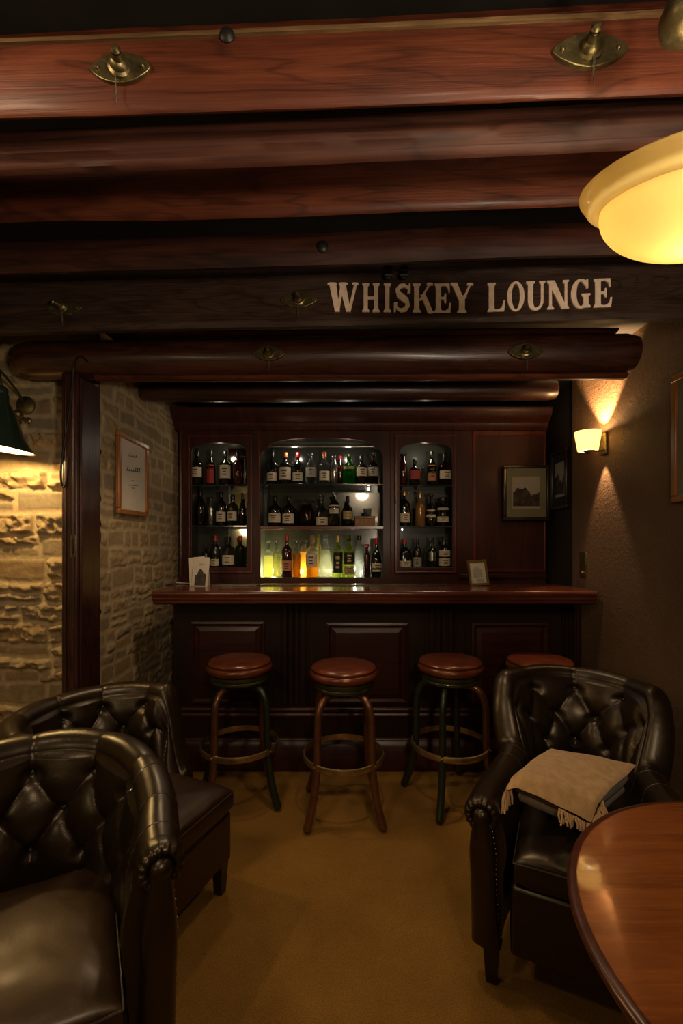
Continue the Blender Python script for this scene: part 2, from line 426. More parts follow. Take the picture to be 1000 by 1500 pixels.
def zb(py, d): return EYE + (HY - py) / F * d
# 0: beam behind and above the first
beam('ceiling_beam', 'highest reddish beam, barely showing along the very top of the picture', .90, SL,
     [(0, zb(26, .9)), (.01, zb(22, .9)), (.01, ZC - .01), (.12, ZC - .01), (.12, zb(20, .9)), (.06, zb(26, .9))], -2.34, 1.42, 31, 'beam', .003)
# 1: the big front plank
d = .7975; b1 = (d, .032)
beam('ceiling_beam', 'wide reddish plank beam nearest the viewer, with two large brass peg plates', d, .032,
     [(0, zb(136, d)), (.004, zb(146, d)), (.008, zb(149, d)), (.014, zb(148, d)), (.022, zb(138, d)), (.034, zb(80, d)), (.034, zb(44, d)), (.004, zb(41, d)), (0, zb(50, d)), (-.003, zb(92, d))], -2.34, 1.42, 2, 'beam', .0045,
     top_strip=[(-.003, zb(44, d)), (-.003, zb(37, d)), (.004, zb(31, d)), (.034, zb(24, d)), (.034, zb(40, d)), (.01, zb(44, d))])
# 2: moulded beam
d = .865
beam('ceiling_beam', 'slim moulded purple brown beam tucked behind the wide front plank', d, SL,
     [(.0, zb(188, d)), (-.010, zb(196, d)), (-.013, zb(204, d)), (-.010, zb(212, d)), (.002, zb(216, d)), (.004, zb(219, d)), (-.004, zb(224, d)), (.0, zb(229, d)), (.012, zb(231, d)), (.016, zb(226, d)), (.03, zb(180, d)), (.03, zb(168, d)), (.006, zb(166, d)), (.003, zb(172, d))], -2.34, 1.42, 12, 'beam_dark', .0025)
# 3
d = 1.10; b3 = (d, SL)
beam('ceiling_beam', 'plain reddish square beam, second wide face from the top', d, SL,
     [(0, zb(298, d)), (.006, zb(306, d)), (.014, zb(308, d)), (.030, zb(300, d)), (.042, zb(280, d)), (.042, zb(224, d)), (.0, zb(224, d))], -2.34, 1.42, 4, 'beam', .006)
# 4
d = 1.35; b4 = (d, SL)
beam('ceiling_beam', 'rounded dark beam with one round bolt, directly above the lettered beam', d, SL,
     [(.012, zb(342, d)), (-.006, zb(352, d)), (-.012, zb(364, d)), (-.006, zb(376, d)), (.006, zb(384, d)), (.03, zb(380, d)), (.05, zb(360, d)), (.05, zb(335, d)), (.02, zb(332, d))], -2.34, 1.42, 5, 'beam_dark', .005)
# 5 sign beam
d = 1.60; b5 = (d, SL)
sign = beam('sign_beam', 'dark square beam painted with cream words WHISKEY LOUNGE', d, SL,
     [(0, zb(408, d)), (0, zb(462, d)), (-.004, zb(466, d)), (-.006, zb(472, d)), (.004, zb(477, d)), (.04, zb(474, d)), (.06, zb(450, d)), (.06, zb(388, d)), (.012, zb(384, d)), (.006, zb(388, d)), (-.012, zb(392, d)), (-.016, zb(398, d)), (-.010, zb(403, d)), (-.010, zb(405, d))], -2.34, 1.42, 6, 'sign_wood', .003)
# log A
def log(name, label, p0, p1, r, seed, mat, amp=.006, knots=0):
    o = thing(name, label, 'beam', (0, 0, 0), 0, 'ceiling beams'); p0 = Vector(p0); p1 = Vector(p1); g = G(); n = int((p1 - p0).length / .025); ns = 36
    ax = (p1 - p0).normalized(); up = Vector((0, 0, 1)); bk = ax.cross(up) * -1
    rows = []
    for i in range(n + 1):
        t = i / n; c = p0.lerp(p1, t); x = c.x
        c = c + up * amp * 1.3 * n1(x * 1.4, seed) + bk * amp * n1(x * 1.1, seed + 5)
        e = min(t * n, (1 - t) * n); rs = 1 if e > 2 else (.88 + .06 * e)
        row = []
        for k in range(ns):
            a = 2 * PI * k / ns
            rr = r * rs * (1 + .05 * mnoise.noise(Vector((x * 2, math.cos(a) * 1.5 + seed, math.sin(a) * 1.5))) + .012 * mnoise.noise(Vector((x * 3, math.cos(a) * 9 + seed, math.sin(a) * 9))))
            row.append(c + up * rr * math.sin(a) + bk * rr * math.cos(a))
        rows.append(row)
    g.grid(rows, closev=True); g.f.append(tuple(range(ns))); g.f.append(tuple(n * ns + i for i in range(ns)))
    g.build('log', mat, o, sharp=55); return o
logA = log('ceiling_log', 'thick round log beam carried by the dark post, ending at the right wall', (-1.47, 2.05, 2.232), (1.30, 1.985, 2.242), .084, 3, 'log_wood', .005)
g = G(); rows = []
for i in range(90):
    x = -1.12 + (1.28 + 1.12) * i / 89; dd = 1.99 - .03 * (x + 1.1) / 2.4
    rows.append([(x, dd + .045 + math.cos(a) * .03, 2.148 + .004 * n1(x * 1.3, 8) + math.sin(a) * .014) for a in [2 * PI * k / 10 for k in range(10)]])
g.grid(rows, closev=True); g.f += [tuple(range(10)), tuple(890 + k for k in range(10))]
g.build('lower_lath', 'beam', logA)
g = G(); rows = []
for i in range(60):
    x = -.9 + 2.1 * i / 59
    rows.append([(x, 1.96 - .02 * x / 1.2 + math.cos(a) * .022, 2.322 + .004 * n1(x * 1.3, 18) + math.sin(a) * .010) for a in [2 * PI * k / 10 for k in range(10)]])
g.grid(rows, closev=True); g.f += [tuple(range(10)), tuple(590 + k for k in range(10))]
g.build('upper_lath', 'beam', logA)
log('ceiling_log', 'thin dark log beam hung over the bar, just above the cabinet cornice', (-1.17, 2.62, 2.292), (1.25, 2.6, 2.294), .06, 13, 'log_wood', .005)

# ---- lettering
def letters():
    g = G(); cnt = [0]
    def stem(x0, x1, s=.07, y0=0, y1=1):
        h = .045; k = .12
        return [(x0 - s, y0), (x1 + s, y0), (x1 + s, y0 + h), (x1, y0 + k), (x1, y1 - k), (x1 + s, y1 - h), (x1 + s, y1), (x0 - s, y1), (x0 - s, y1 - h), (x0, y1 - k), (x0, y0 + k), (x0 - s, y0 + h)]
    def diag(xa, ya, wa, xb, yb, wb): return [(xa, ya), (xa + wa, ya), (xb + wb, yb), (xb, yb)]
    def serif(xc, y, w, up): h = .05 if up else -.05; return [(xc - w, y), (xc + w, y), (xc + w, y + h), (xc + w * .6, y + h * 1.6), (xc - w * .6, y + h * 1.6), (xc - w, y + h)]
    def strokepath(pts, ws):
        out = []; n = len(pts)
        L = []; R = []
        for i, (x, y) in enumerate(pts):
            a = pts[max(i - 1, 0)]; b = pts[min(i + 1, n - 1)]; dx, dy = b[0] - a[0], (b[1] - a[1]); l = math.hypot(dx, dy) or 1
            w = ws[i] if isinstance(ws, list) else ws; w = w if isinstance(w, tuple) else (w, w)
            L.append((x - dy / l * w[0], y + dx / l * w[1])); R.append((x + dy / l * w[0], y - dx / l * w[1]))
        return [[L[i], L[i + 1], R[i + 1], R[i]] for i in range(n - 1)]
    def bowl(cx, cy, rx, ry, wx, wy, a0, a1, n=22):
        out = []
        for i in range(n):
            q = []
            for a in (a0 + (a1 - a0) * i / n, a0 + (a1 - a0) * (i + 1) / n): q.append((math.cos(a), math.sin(a)))
            (c0, s0), (c1, s1) = q
            out.append([(cx + rx * c0, cy + ry * s0), (cx + rx * c1, cy + ry * s1), (cx + (rx - wx) * c1, cy + (ry - wy) * s1), (cx + (rx - wx) * c0, cy + (ry - wy) * s0)])
        return out
    D = {}
    D['W'] = [diag(.02, 1, .24, .22, 0, .17), diag(.42, 1, .10, .27, 0, .10), diag(.36, 1, .22, .60, 0, .16), diag(.88, 1, .10, .66, 0, .09), serif(.13, .95, .16, 1), serif(.5, .95, .15, 1), serif(.91, .95, .11, 1)]
    D['H'] = [stem(.12, .34), stem(.66, .88), [(.3, .44), (.7, .44), (.7, .54), (.3, .54)]]
    D['I'] = [stem(.28, .72, .16)]
    sp = [(.84, .72), (.78, .86), (.60, .935), (.38, .90), (.24, .77), (.30, .62), (.52, .51), (.72, .40), (.78, .25), (.66, .11), (.44, .06), (.24, .13), (.15, .30)]
    D['S'] = strokepath(sp, [.02, .06, .065, .085, .11, .125, .13, .125, .115, .09, .065, .055, .02]) + [[(.76, .66), (.92, .66), (.92, 1), (.84, 1)], [(.06, 0), (.14, 0), (.24, .34), (.06, .34)]]
    D['K'] = [stem(.1, .34), diag(.80, 1, .10, .32, .42, .12), diag(.40, .62, .24, .74, 0, .26), serif(.84, .95, .15, 1), serif(.87, .05, .15, 0)]
    D['E'] = [stem(.14, .42), [(.3, .93), (.86, .93), (.86, 1), (.3, 1)], [(.3, 0), (.92, 0), (.92, .07), (.3, .07)], [(.3, .46), (.66, .46), (.66, .54), (.3, .54)], [(.62, .34), (.70, .34), (.70, .66), (.62, .66), (.56, .5)],
              [(.62, .95), (.88, 1), (.90, .70), (.84, .70), (.78, .86)], [(.62, .05), (.92, 0), (.97, .34), (.89, .34), (.82, .15)]]
    D['Y'] = [stem(.38, .64, .08, 0, .6), diag(.04, 1, .27, .38, .42, .24), diag(.84, 1, .10, .50, .42, .12), serif(.17, .95, .16, 1), serif(.88, .95, .14, 1)]
    D['L'] = [stem(.14, .42), [(.3, 0), (.92, 0), (.92, .07), (.3, .07)], [(.60, .05), (.92, 0), (.97, .38), (.89, .38), (.80, .15)]]
    D['O'] = bowl(.5, .5, .47, .52, .25, .07, 0, 2 * PI, 36)
    D['U'] = [stem(.10, .36, .08, .3, 1), stem(.74, .86, .08, .3, 1)] + bowl(.48, .32, .38, .34, .26, .10, PI, 1.5 * PI) + bowl(.48, .32, .38, .34, .13, .10, 1.5 * PI, 2 * PI)
    D['U'][0] = [(.02, 1), (.44, 1), (.44, .955), (.36, .88), (.36, .32), (.10, .32), (.10, .88), (.02, .955)]
    D['U'][1] = [(.65, 1), (.96, 1), (.96, .955), (.86, .88), (.86, .32), (.73, .32), (.73, .88), (.65, .955)]
    D['N'] = [stem(.12, .24, .09), stem(.78, .90, .07), diag(.06, 1, .30, .66, 0, .24)]
    D['G'] = bowl(.5, .5, .47, .52, .26, .08, .25 * PI, 1.55 * PI, 26) + [stem(.62, .86, .09, .02, .5), [(.46, .0), (.8, .02), (.8, .10), (.46, .06)], [(.74, .98), (.84, 1.0), (.84, .68), (.76, .68), (.64, .88)]]
    lay = [('W', 481, 524), ('H', 529, 557), ('I', 560, 574), ('S', 575, 603), ('K', 603, 634), ('E', 634, 661), ('Y', 659, 692),
           ('L', 711, 740), ('O', 741, 768), ('U', 769, 799), ('N', 799, 833), ('G', 834, 865), ('E', 866, 896)]
    for ch, x0, x1 in lay:
        def base(px): return 457 + (px - 481) * .012 if px < 700 else 458 - (px - 711) * .042
        def top(px): return 416 + (px - 481) * .004 if px < 700 else 416 - (px - 711) * .040
        for poly in D[ch]:
            cnt[0] += 1; e = .0002 * (cnt[0] % 5)
            def fn(u, v, w, x0=x0, x1=x1):
                px = x0 + (x1 - x0) * u; py = base(px) + (top(px) - base(px)) * v
                q = onbeam(px, py, *b5); l = math.hypot(q.x, q.y - b5[0]); l = l if q.x > 0 else -l
                return (l, w, q.z)
            g.prism(poly, fn, -.0052 - e, .004)
    o = g.build('painted_lettering', 'sign_paint', sign, smooth=False); o['label'] = 'cream painted serif letters WHISKEY LOUNGE'
letters()

# ---- brass peg plates
def peg_plate(label, pos, rz, W, Hh, peg, tilt=(0, 0), seed=0):
    o = thing('brass_peg_plate', label, 'wall fitting', pos, rz, 'brass peg plates on the beams')
    poly = []
    for i in range(40):
        a = 2 * PI * i / 40; c, s_ = math.cos(a), math.sin(a)
        poly.append((W / 2 * math.copysign(abs(c) ** 1.15, c), Hh / 2 * math.copysign(abs(s_) ** 1.35, s_)))
    g = G(); g.prism(poly, lambda u, v, w: (u, w, v), -.006, .008); g.build('plate', 'brass', o, bevel=.0012)
    R = Matrix.Rotation(PI / 2, 3, 'X'); T = Matrix.Rotation(tilt[0], 3, 'Z') @ Matrix.Rotation(tilt[1], 3, 'X')
    g = G(); r = Hh * .30
    g.lathe([(r * 1.25, .0), (r * 1.25, .003), (r, .006), (r * .9, .012), (r * .62, .016), (r * .50, .026), (r * .34, peg - .009), (r * .30, peg - .007), (r * .46, peg - .004), (r * .50, peg - .001), (r * .34, peg + .003), (.0005, peg + .004)], (0, -.006, 0), 20, T @ R)
    g.build('peg', 'brass', o)
    for sx in (-1, 1):
        g = G(); g.lathe([(.0045, 0), (.0045, .002), (.003, .004), (.0004, .0045)], (sx * W * .37, -.006, 0), 12, R); g.build('screw', 'brass', o)
    rnd = random.Random(seed)
    g = G()
    for s_ in range(2):
        pts = []; x = rnd.uniform(-.006, .006)
        for i in range(8):
            pts.append((x + .002 * i / 7 * (s_ * 2 - 1) + rnd.uniform(-.001, .001), -.010 - .002 * math.sin(i), -.008 - Hh * .16 * i * (.8 + .2 * s_)))
        g.tube(pts, .0006, 5)
    g.build('loose_string', 'string', o)
    return o
q = onbeam(178, 103, .7945, .032); peg_plate('large brass peg plate at the left on the wide front plank', q, -.032, .112, .056, .030, (.25, 0), 1)
q = onbeam(862, 77, .7945, .032); peg_plate('large brass peg plate at the right on the wide front plank', q, -.032, .130, .060, .034, (-.2, .0), 2)
q = onbeam(95, 452, *b5); peg_plate('brass peg plate at the far left end of the lettered beam', q + Vector((0, -.001, 0)), -.045, .135, .058, .045, (-.3, 0), 3)
q = onbeam(438, 440, *b5); peg_plate('brass peg plate just left of the painted word WHISKEY', q + Vector((0, -.001, 0)), -.045, .135, .058, .040, (0, 0), 4)
peg_plate('brass peg plate left of centre on the thick log', Vector((XX(394, 1.940), 1.934, ZZ(518, 1.934))), -.022, .14, .062, .040, (.1, 0), 5)
peg_plate('brass peg plate near the right end of the thick log', Vector((XX(770, 1.905), 1.909, ZZ(515, 1.909))), -.022, .15, .066, .035, (-.2, -.2), 6)
def bolt(label, pos, r):
    o = G().lathe([(r, -.004), (r, r * .1), (r * .8, r * .35), (r * .35, r * .5), (.0004, r * .52)], (0, 0, 0), 18, Matrix.Rotation(PI / 2, 3, 'X')).build('round_bolt', 'black_metal')
    o.location = pos; tag(o, label, 'bolt', 'bolts in the beams')
bolt('large dark round bolt in the wide front plank, left of its middle', onbeam(332, 50, .795, .032) + Vector((0, .002, 0)), .014)
bolt('small dark round bolt in the rounded beam above the lettered one', onbeam(472, 361, 1.338, SL) + Vector((0, .002, 0)), .018)
for px, lb in ((568, 'left'), (591, 'right')):
    q = onbeam(px, 398, 1.58, SL); g = G()
    o = thing('iron_hinge_hook', 'small black iron hook over the painted word WHISKEY, the %s of two' % lb, 'hook', q, 0, 'black hooks above the lettering')
    g.box(-.010, .010, -.006, .004, -.026, .026).build('back_plate', 'black_metal', o, .002)
    for zz in (-.018, 0, .018):
        G().tube([(-.013, -.010, zz), (.013, -.010, zz)], .007, 10).build('knuckle', 'black_metal', o)

# ------------------------------------------------------------------ post and its fittings
o = thing('timber_post', 'dark moulded timber post between the stone walls, carrying the thick log', 'post', (-1.22, 2.075, 0))
G().box(-.042, .030, -.075, .118, 0, 2.16).build('shaft', 'post', o, .006)
g = G(); g.box(.028, .040, -.060, .02, 0, 2.15); g.build('side_moulding', 'post', o, .005)
g = G()
for xx in (-.022, .012): g.tube([(xx, -.075, .0), (xx, -.075, 2.14)], .006, 8)
g.build('front_bead', 'post', o)
o = thing('latch_plate', 'small rectangular metal latch plate screwed to the post', 'latch', P(107, 800, 1.998))
g = G(); g.box(-.012, .012, -.0, .004, -.05, .05); g.build('plate', 'brass', o, .001)
G().box(-.005, .005, -.004, 0, -.035, .035).build('bolt_slot', 'black_metal', o, .001)
g = G(); pts = [P(128, 530, 1.965), P(117, 522, 1.96), P(108, 535, 1.975), P(106, 560, 1.985), P(99, 620, 1.985), P(91, 670, 1.985), P(89, 700, 1.985), P(93, 714, 1.985), P(97, 700, 1.985), P(98, 670, 1.985)]
def smooth_path(pts, n=8):
    pts = [Vector(p) for p in pts]; out = []
    for i in range(len(pts) - 1):
        p0, p1, p2, p3 = pts[max(i - 1, 0)], pts[i], pts[i + 1], pts[min(i + 2, len(pts) - 1)]
        for k in range(n):
            t = k / n; out.append(.5 * ((2 * p1) + (p2 - p0) * t + (2 * p0 - 5 * p1 + 4 * p2 - p3) * t * t + (3 * p1 - p0 - 3 * p2 + p3) * t ** 3))
    out.append(pts[-1]); return out
o = g.tube(smooth_path(pts), .0045, 8).build('hanging_cable', 'black_metal'); tag(o, 'thin black cable looped down the left edge of the timber post', 'cable')

# ------------------------------------------------------------------ green wall lamp
o = thing('wall_lamp', 'dark green cone lamp lit over the left stone wall', 'lamp', P(-8, 655, 1.93))
T = Matrix.Rotation(.12, 3, 'Y')
g = G(); g.lathe([(.028, .235), (.030, .232), (.034, .20), (.062, .155), (.104, .055), (.146, .0), (.148, -.004), (.142, -.002), (.100, .053), (.058, .150), (.030, .19), (.004, .2)], (0, 0, 0), 48, T, cap=False)
sh = g.build('lamp_shade', 'lamp_green', o)
g = G(); g.lathe([(.1415, -.0015), (.099, .050), (.056, .148), (.02, .188)], (0, 0, 0), 48, T, cap=False); ln = g.build('lining', 'lamp_inner', sh); ln['label'] = 'white inner lining'
G().sphere(T @ Vector((0, 0, .075)), .026, 16).build('bulb', 'bulb', o)
g = G(); g.lathe([(.024, 0), (.026, .02), (.018, .035), (.006, .04)], T @ Vector((0, 0, .23)), 20, T); g.build('neck_cap', 'lamp_green', o)
a0 = T @ Vector((0, 0, .265)); g = G(); g.tube(smooth_path([a0, a0 + Vector((-.01, 0, .05)), a0 + Vector((-.05, .06, .09)), a0 + Vector((-.08, .2, .05)), a0 + Vector((-.08, .262, 0))]), .006, 10); g.build('arm', 'lamp_green', o)
g = G(); g.lathe([(.045, 0), (.045, .008), (.02, .016)], a0 + Vector((-.08, .262, 0)), 24, Matrix.Rotation(PI / 2, 3, 'X')); g.build('mounting_plate', 'brass', o)
o = thing('brass_bracket', 'aged brass knob and bracket on the stone beside the green lamp', 'bracket', P(31, 612, 2.13))
g = G(); g.sphere((0, -.02, .01), .022, 14); g.build('knob', 'brass', o)
G().lathe([(.016, 0), (.016, .006), (.009, .012), (.009, .05)], (0, .05, 0), 16, Matrix.Rotation(PI / 2, 3, 'X')).build('stem', 'brass', o)
G().tube([(.0, -.02, -.008), (.02, -.03, -.03), (.015, -.035, -.045)], .005, 8).build('catch', 'brass_bright', o)

# ------------------------------------------------------------------ wall pictures
def framed(name, label, cat, W, H, fw, fd, mats, loc, rot, art, mountw=0, group=None):
    """local: x right, z up, -y towards viewer, centre origin"""
    o = thing(name, label, cat, loc, 0, group, rot)
    for nm, bx in (('rail', (-W / 2, W / 2, H / 2 - fw, H / 2)), ('rail', (-W / 2, W / 2, -H / 2, -H / 2 + fw)), ('stile', (-W / 2, -W / 2 + fw, -H / 2 + fw, H / 2 - fw)), ('stile', (W / 2 - fw, W / 2, -H / 2 + fw, H / 2 - fw))):
        g = G(); x0, x1, z0, z1 = bx; g.box(x0, x1, -fd, 0, z0, z1); g.build('frame_' + nm, mats[0], o, min(fw, fd) * .25)
    G().box(-W / 2 + fw * .7, W / 2 - fw * .7, -fd * .45, -fd * .25, -H / 2 + fw * .7, H / 2 - fw * .7).build('backing_sheet', mats[1], o)
    art(o, W - 2 * fw, H - 2 * fw, -fd * .45)
    return o
def art_script(o, w, h, y):
    rnd = random.Random(3); g = G()
    def scrawl(cx, cz, L, amp, n, loops):
        pts = []
        hs = [rnd.choice((.45, .5, .6, 1.5)) for _ in range(loops + 2)]; hs[0] = 1.7; n = loops * 10
        for i in range(n):
            t = i / (n - 1); a = t * loops * 2 * PI; hh = hs[int(t * loops)] * amp; zz = hh * (1 - math.cos(a)) * .5
            pts.append((cx - L / 2 + L * t + .35 * amp * math.sin(a) + .35 * zz, y - .0015, cz + zz + .10 * L * (t - .5)))
        g.tube(smooth_path(pts, 2), .0016 if amp > .008 else .0011, 5)
    scrawl(-.005, h * .29, w * .36, h * .040, 26, 4); scrawl(0, h * .08, w * .55, h * .045, 40, 7)
    scrawl(0, -h * .06, w * .14, h * .006, 12, 4); scrawl(0, -h * .13, w * .36, h * .005, 26, 8); scrawl(0, -h * .17, w * .12, h * .005, 12, 4)
    g.build('handwriting', 'ink', o)
framed('framed_certificate', 'honey wood framed sheet with handwriting on the stone side wall', 'picture', .36, .44, .030, .022, ('orange_wood', 'paper'), (-1.188, 2.51, 1.772), (0, 0, PI / 2), art_script)
def landscape(seed):
    def f(o, w, h, y):
        aw, ah = w * .70, h * .66
        G().box(-aw / 2, aw / 2, y - .003, y, -ah / 2, ah / 2).build('print_sheet', 'label_grey', o)
        rnd = random.Random(seed)
        g = G(); pts = [(-aw / 2 * .95, -ah * .42)]
        for i in range(14): pts.append((-aw / 2 * .95 + aw * .95 * i / 13, ah * (-.02 + .18 * rnd.random() + .12 * math.sin(i * .5))))
        pts.append((aw / 2 * .95, -ah * .42)); g.prism(pts, lambda u, v, q: (u, q, v), y - .0045, y - .003); g.build('printed_scene', 'vent_dark', o, smooth=False)
    return f
framed('framed_print', 'dark framed landscape print with wide olive mount on the back panel', 'picture', .33, .395, .024, .026, ('dark_frame', 'mount'), (1.311, 3.165, ZZ(722, 3.165)), (0, 0, 0), landscape(4), group='framed landscape prints')
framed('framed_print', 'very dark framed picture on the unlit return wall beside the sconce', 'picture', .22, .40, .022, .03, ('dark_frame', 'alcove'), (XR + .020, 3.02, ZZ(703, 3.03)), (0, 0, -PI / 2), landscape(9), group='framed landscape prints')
framed('framed_picture', 'honey wood frame on the right wall, cut off by the right edge of the picture', 'picture', .34, .56, .03, .02, ('orange_wood', 'mount'), (XR - .001, 1.80, 1.85), (0, 0, -PI / 2), landscape(2))

# light switch
o = thing('switch_plate', 'small aged brass switch plate on the brown wall above the bar end', 'switch', (XR, 2.715, ZZ(827, 2.715)))
G().box(-.006, 0, -.036, .036, -.078, .078).build('plate', 'brass', o, .002)
G().lathe([(.012, 0), (.012, .006), (.006, .010)], (-.006, 0, -.05), 14, Matrix.Rotation(-PI / 2, 3, 'Y')).build('knob', 'brass_bright', o)

# ------------------------------------------------------------------ sconce
o = thing('wall_sconce', 'lit cream glass sconce on a brass arm, right wall', 'wall lamp', (XR, 2.49, 1.955))
G().box(-.016, 0, -.028, .028, -.062, .062).build('back_plate', 'brass', o, .005)
G().tube(smooth_path([(-.012, 0, -.035), (-.05, 0, -.04), (-.085, 0, -.042)]), .006, 10).build('arm', 'brass', o)
G().lathe([(.006, -.058), (.014, -.054), (.022, -.046), (.03, -.040), (.012, -.036)], (-.092, 0, 0), 20).build('cup', 'brass', o)
g = G(); g.lathe([(.052, -.040), (.069, .066), (.066, .066), (.049, -.038)], (-.098, 0, 0), 40, cap=False); g.build('lamp_shade', 'sconce_glass', o)
G().sphere((-.092, 0, .01), .02, 14).build('bulb', 'bulb', o)

# ------------------------------------------------------------------ pendant
PD = Vector((.497, .62, 1.838))
o = thing('pendant_lamp', 'glowing yellow glass dish pendant above the round table', 'pendant lamp', PD, rot=(.30, .02, 0))
g = G(); g.lathe([(.124 * math.sin(a_), .020 - .068 * math.cos(a_)) for a_ in [.02 + (PI / 2 - .02) * k / 18 for k in range(19)]] + [(.120 * math.sin(a_), .020 - .064 * math.cos(a_)) for a_ in [PI / 2 - (PI / 2 - .02) * k / 18 for k in range(19)]], (0, 0, 0), 72, cap=False)
g.build('glass_dish', 'pendant_glass', o)
g = G(); g.lathe([(.121, .0195), (.130, .019), (.142, .026), (.150, .036), (.1535, .040), (.1545, .0435), (.152, .046), (.148, .043), (.138, .034), (.128, .025), (.121, .023)], (0, 0, 0), 72, cap=False)
g.build('glass_rim', 'rim_glass', o)
G().sphere((-.0, 0, .018), .024, 18).build('bulb', 'bulb', o)
g = G(); g.lathe([(.006, .05), (.03, .055), (.034, .075), (.02, .09), (.007, .10)], (0, 0, 0), 24)
g.build('lamp_holder', 'black_metal', o)
RV = Matrix.Rotation(-.30, 3, 'X'); UP = RV @ Vector((0, 0, 1)); CC = Vector((-.017, .085, .275))
g = G(); g.tube([(0, 0, .09), (-.006, .03, .15), CC - UP * .03], .005, 10); g.build('stem', 'black_metal', o)
g = G(); g.lathe([(.004, .200), (.022, .206), (.034, .220), (.036, .236), (.028, .256), (.012, .268), (.009, .30), (.009, .556)], CC - UP * .236, 28, RV); g.build('coupling', 'brass', o)

# ------------------------------------------------------------------ bar counter
ctop = 1.126
o = thing('bar_counter', 'long mahogany bar with raised panels behind the stools', 'bar', (0, 2.75, 0))
xa, xb = XX(222, 2.5), 1.44
g = G()
prof = [(-.25, ctop - .006), (-.244, ctop), (.25, ctop), (.25, ctop - .078), (-.225, ctop - .078), (-.236, ctop - .070), (-.236, ctop - .058), (-.246, ctop - .054), (-.250, ctop - .046), (-.244, ctop - .036), (-.250, ctop - .028), (-.252, ctop - .016)]
g.prism(prof, lambda u, v, w: (w, u, v), xa, xb); g.build('worktop', 'mahogany_x', o)
x0, x1 = XX(254, 2.75), XR - .005
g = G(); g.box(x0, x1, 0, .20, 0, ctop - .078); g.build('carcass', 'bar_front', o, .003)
def px2(px): return XX(px, 2.75)
def pz2(py): return ZZ(py, 2.75)
def raised(px0, px1, py0, py1, nm='raised_panel'):
    a, b, c, e = px2(px0), px2(px1), pz2(py1), pz2(py0); g = G()
    def ring(i, y): return [(a + i, y, c + i), (b - i, y, c + i), (b - i, y, e - i), (a + i, y, e - i)]
    rows = [ring(0, 0), ring(0, -.012), ring(.014, -.016), ring(.028, -.004), ring(.034, -.004), ring(.060, -.014), ring(.066, -.014)]
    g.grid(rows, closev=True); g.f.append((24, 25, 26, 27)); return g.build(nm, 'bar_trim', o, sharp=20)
raised(280, 388, 910, 1030); raised(478, 597, 912, 1030); raised(690, 803, 912, 1030)
for p0, p1 in ((408, 452), (622, 668), (822, 850)):
    g = G(); a, b = px2(p0), px2(p1); n = 5
    pr = [(a, 0)]
    for k in range(n):
        w = (b - a) / n; xk = a + k * w
        pr += [(xk, -.012), (xk + w * .35, -.012), (xk + w * .5, -.004), (xk + w * .65, -.004), (xk + w * .8, -.012)]
    pr += [(b, -.012), (b, 0)]
    g.prism(pr, lambda u, v, w: (u, v, w), .40, ctop - .09); g.build('fluted_pilaster', 'bar_front', o, sharp=20)
g = G(); g.prism([(0, .39), (-.012, .385), (-.020, .372), (-.020, .364), (-.010, .356), (-.010, .345), (-.018, .338), (-.018, .328), (-.006, .318), (0, .30)], lambda u, v, w: (w, u, v), x0, x1); g.build('dado_moulding', 'bar_trim', o, sharp=60)
for p0, p1 in ((270, 395), (400, 600), (610, 820)):
    raised(p0, p1, 1062, 1078, 'lower_panel') if False else None
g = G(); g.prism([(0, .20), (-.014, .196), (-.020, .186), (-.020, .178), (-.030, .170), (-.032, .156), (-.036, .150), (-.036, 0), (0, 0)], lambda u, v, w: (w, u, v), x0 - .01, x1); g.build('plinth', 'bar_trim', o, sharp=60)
# bar rail mat
def mat_strip(px0, px1, label, mat):
    y = 2.86; o = thing('bar_mat', label, 'bar mat', ((XX(px0, y) + XX(px1, y)) / 2, y, ctop), 0, 'ribbed bar mats')
    L = XX(px1, y) - XX(px0, y); g = G(); g.box(-L / 2, L / 2, -.055, .055, 0, .004); g.build('tray', 'black_metal', o, .001)
    g = G(); n = int(L / .013)
    for i in range(n):
        x = -L / 2 + .008 + (L - .016) * i / (n - 1)
        g.add([(x - .0032, -.048, .004), (x + .0032, -.048, .004), (x + .0112, .048, .004), (x + .0048, .048, .004), (x - .0032, -.048, .009), (x + .0032, -.048, .009), (x + .0112, .048, .009), (x + .0048, .048, .009)],
              [(0, 1, 2, 3), (4, 7, 6, 5), (0, 4, 5, 1), (1, 5, 6, 2), (2, 6, 7, 3), (3, 7, 4, 0)])
    g.build('ribs', mat, o)
mat_strip(312, 378, 'short pale ribbed bar mat beside the leaflets', 'steel'); mat_strip(382, 652, 'long dark ribbed bar mat in front of the bottles', 'brass')
# leaflets
o = thing('leaflet_stack', 'cream leaflets with a dark picture standing on the left of the bar', 'leaflet', (XX(292, 2.8), 2.80, ctop), -.05)
def card(T, w, h, pic):
    fn = lambda u, v, q: T @ Vector((u, q, v))
    c = G().prism([(-w / 2, 0), (w / 2, 0), (w / 2, h), (-w / 2, h)], fn, -.0012, .0012).build('card', 'paper', o, smooth=False)
    if pic:
        pts = [(-w * .32, h * .03), (w * .36, h * .03), (w * .36, h * .42), (w * .2, h * .46), (w * .02, h * .62), (-w * .12, h * .56), (-w * .2, h * .40), (-w * .32, h * .38)]
        G().prism(pts, fn, -.0024, -.0012).build('printed_picture', 'vent_dark', c, smooth=False)
        g = G()
        for k, (a, b) in enumerate(((-.2, .2), (-.12, .12))): g.prism([(w * a, h * (.80 - .05 * k)), (w * b, h * (.80 - .05 * k)), (w * b, h * (.812 - .05 * k)), (w * a, h * (.812 - .05 * k))], fn, -.0020, -.0012)
        g.build('printed_lines', 'print', c, smooth=False)
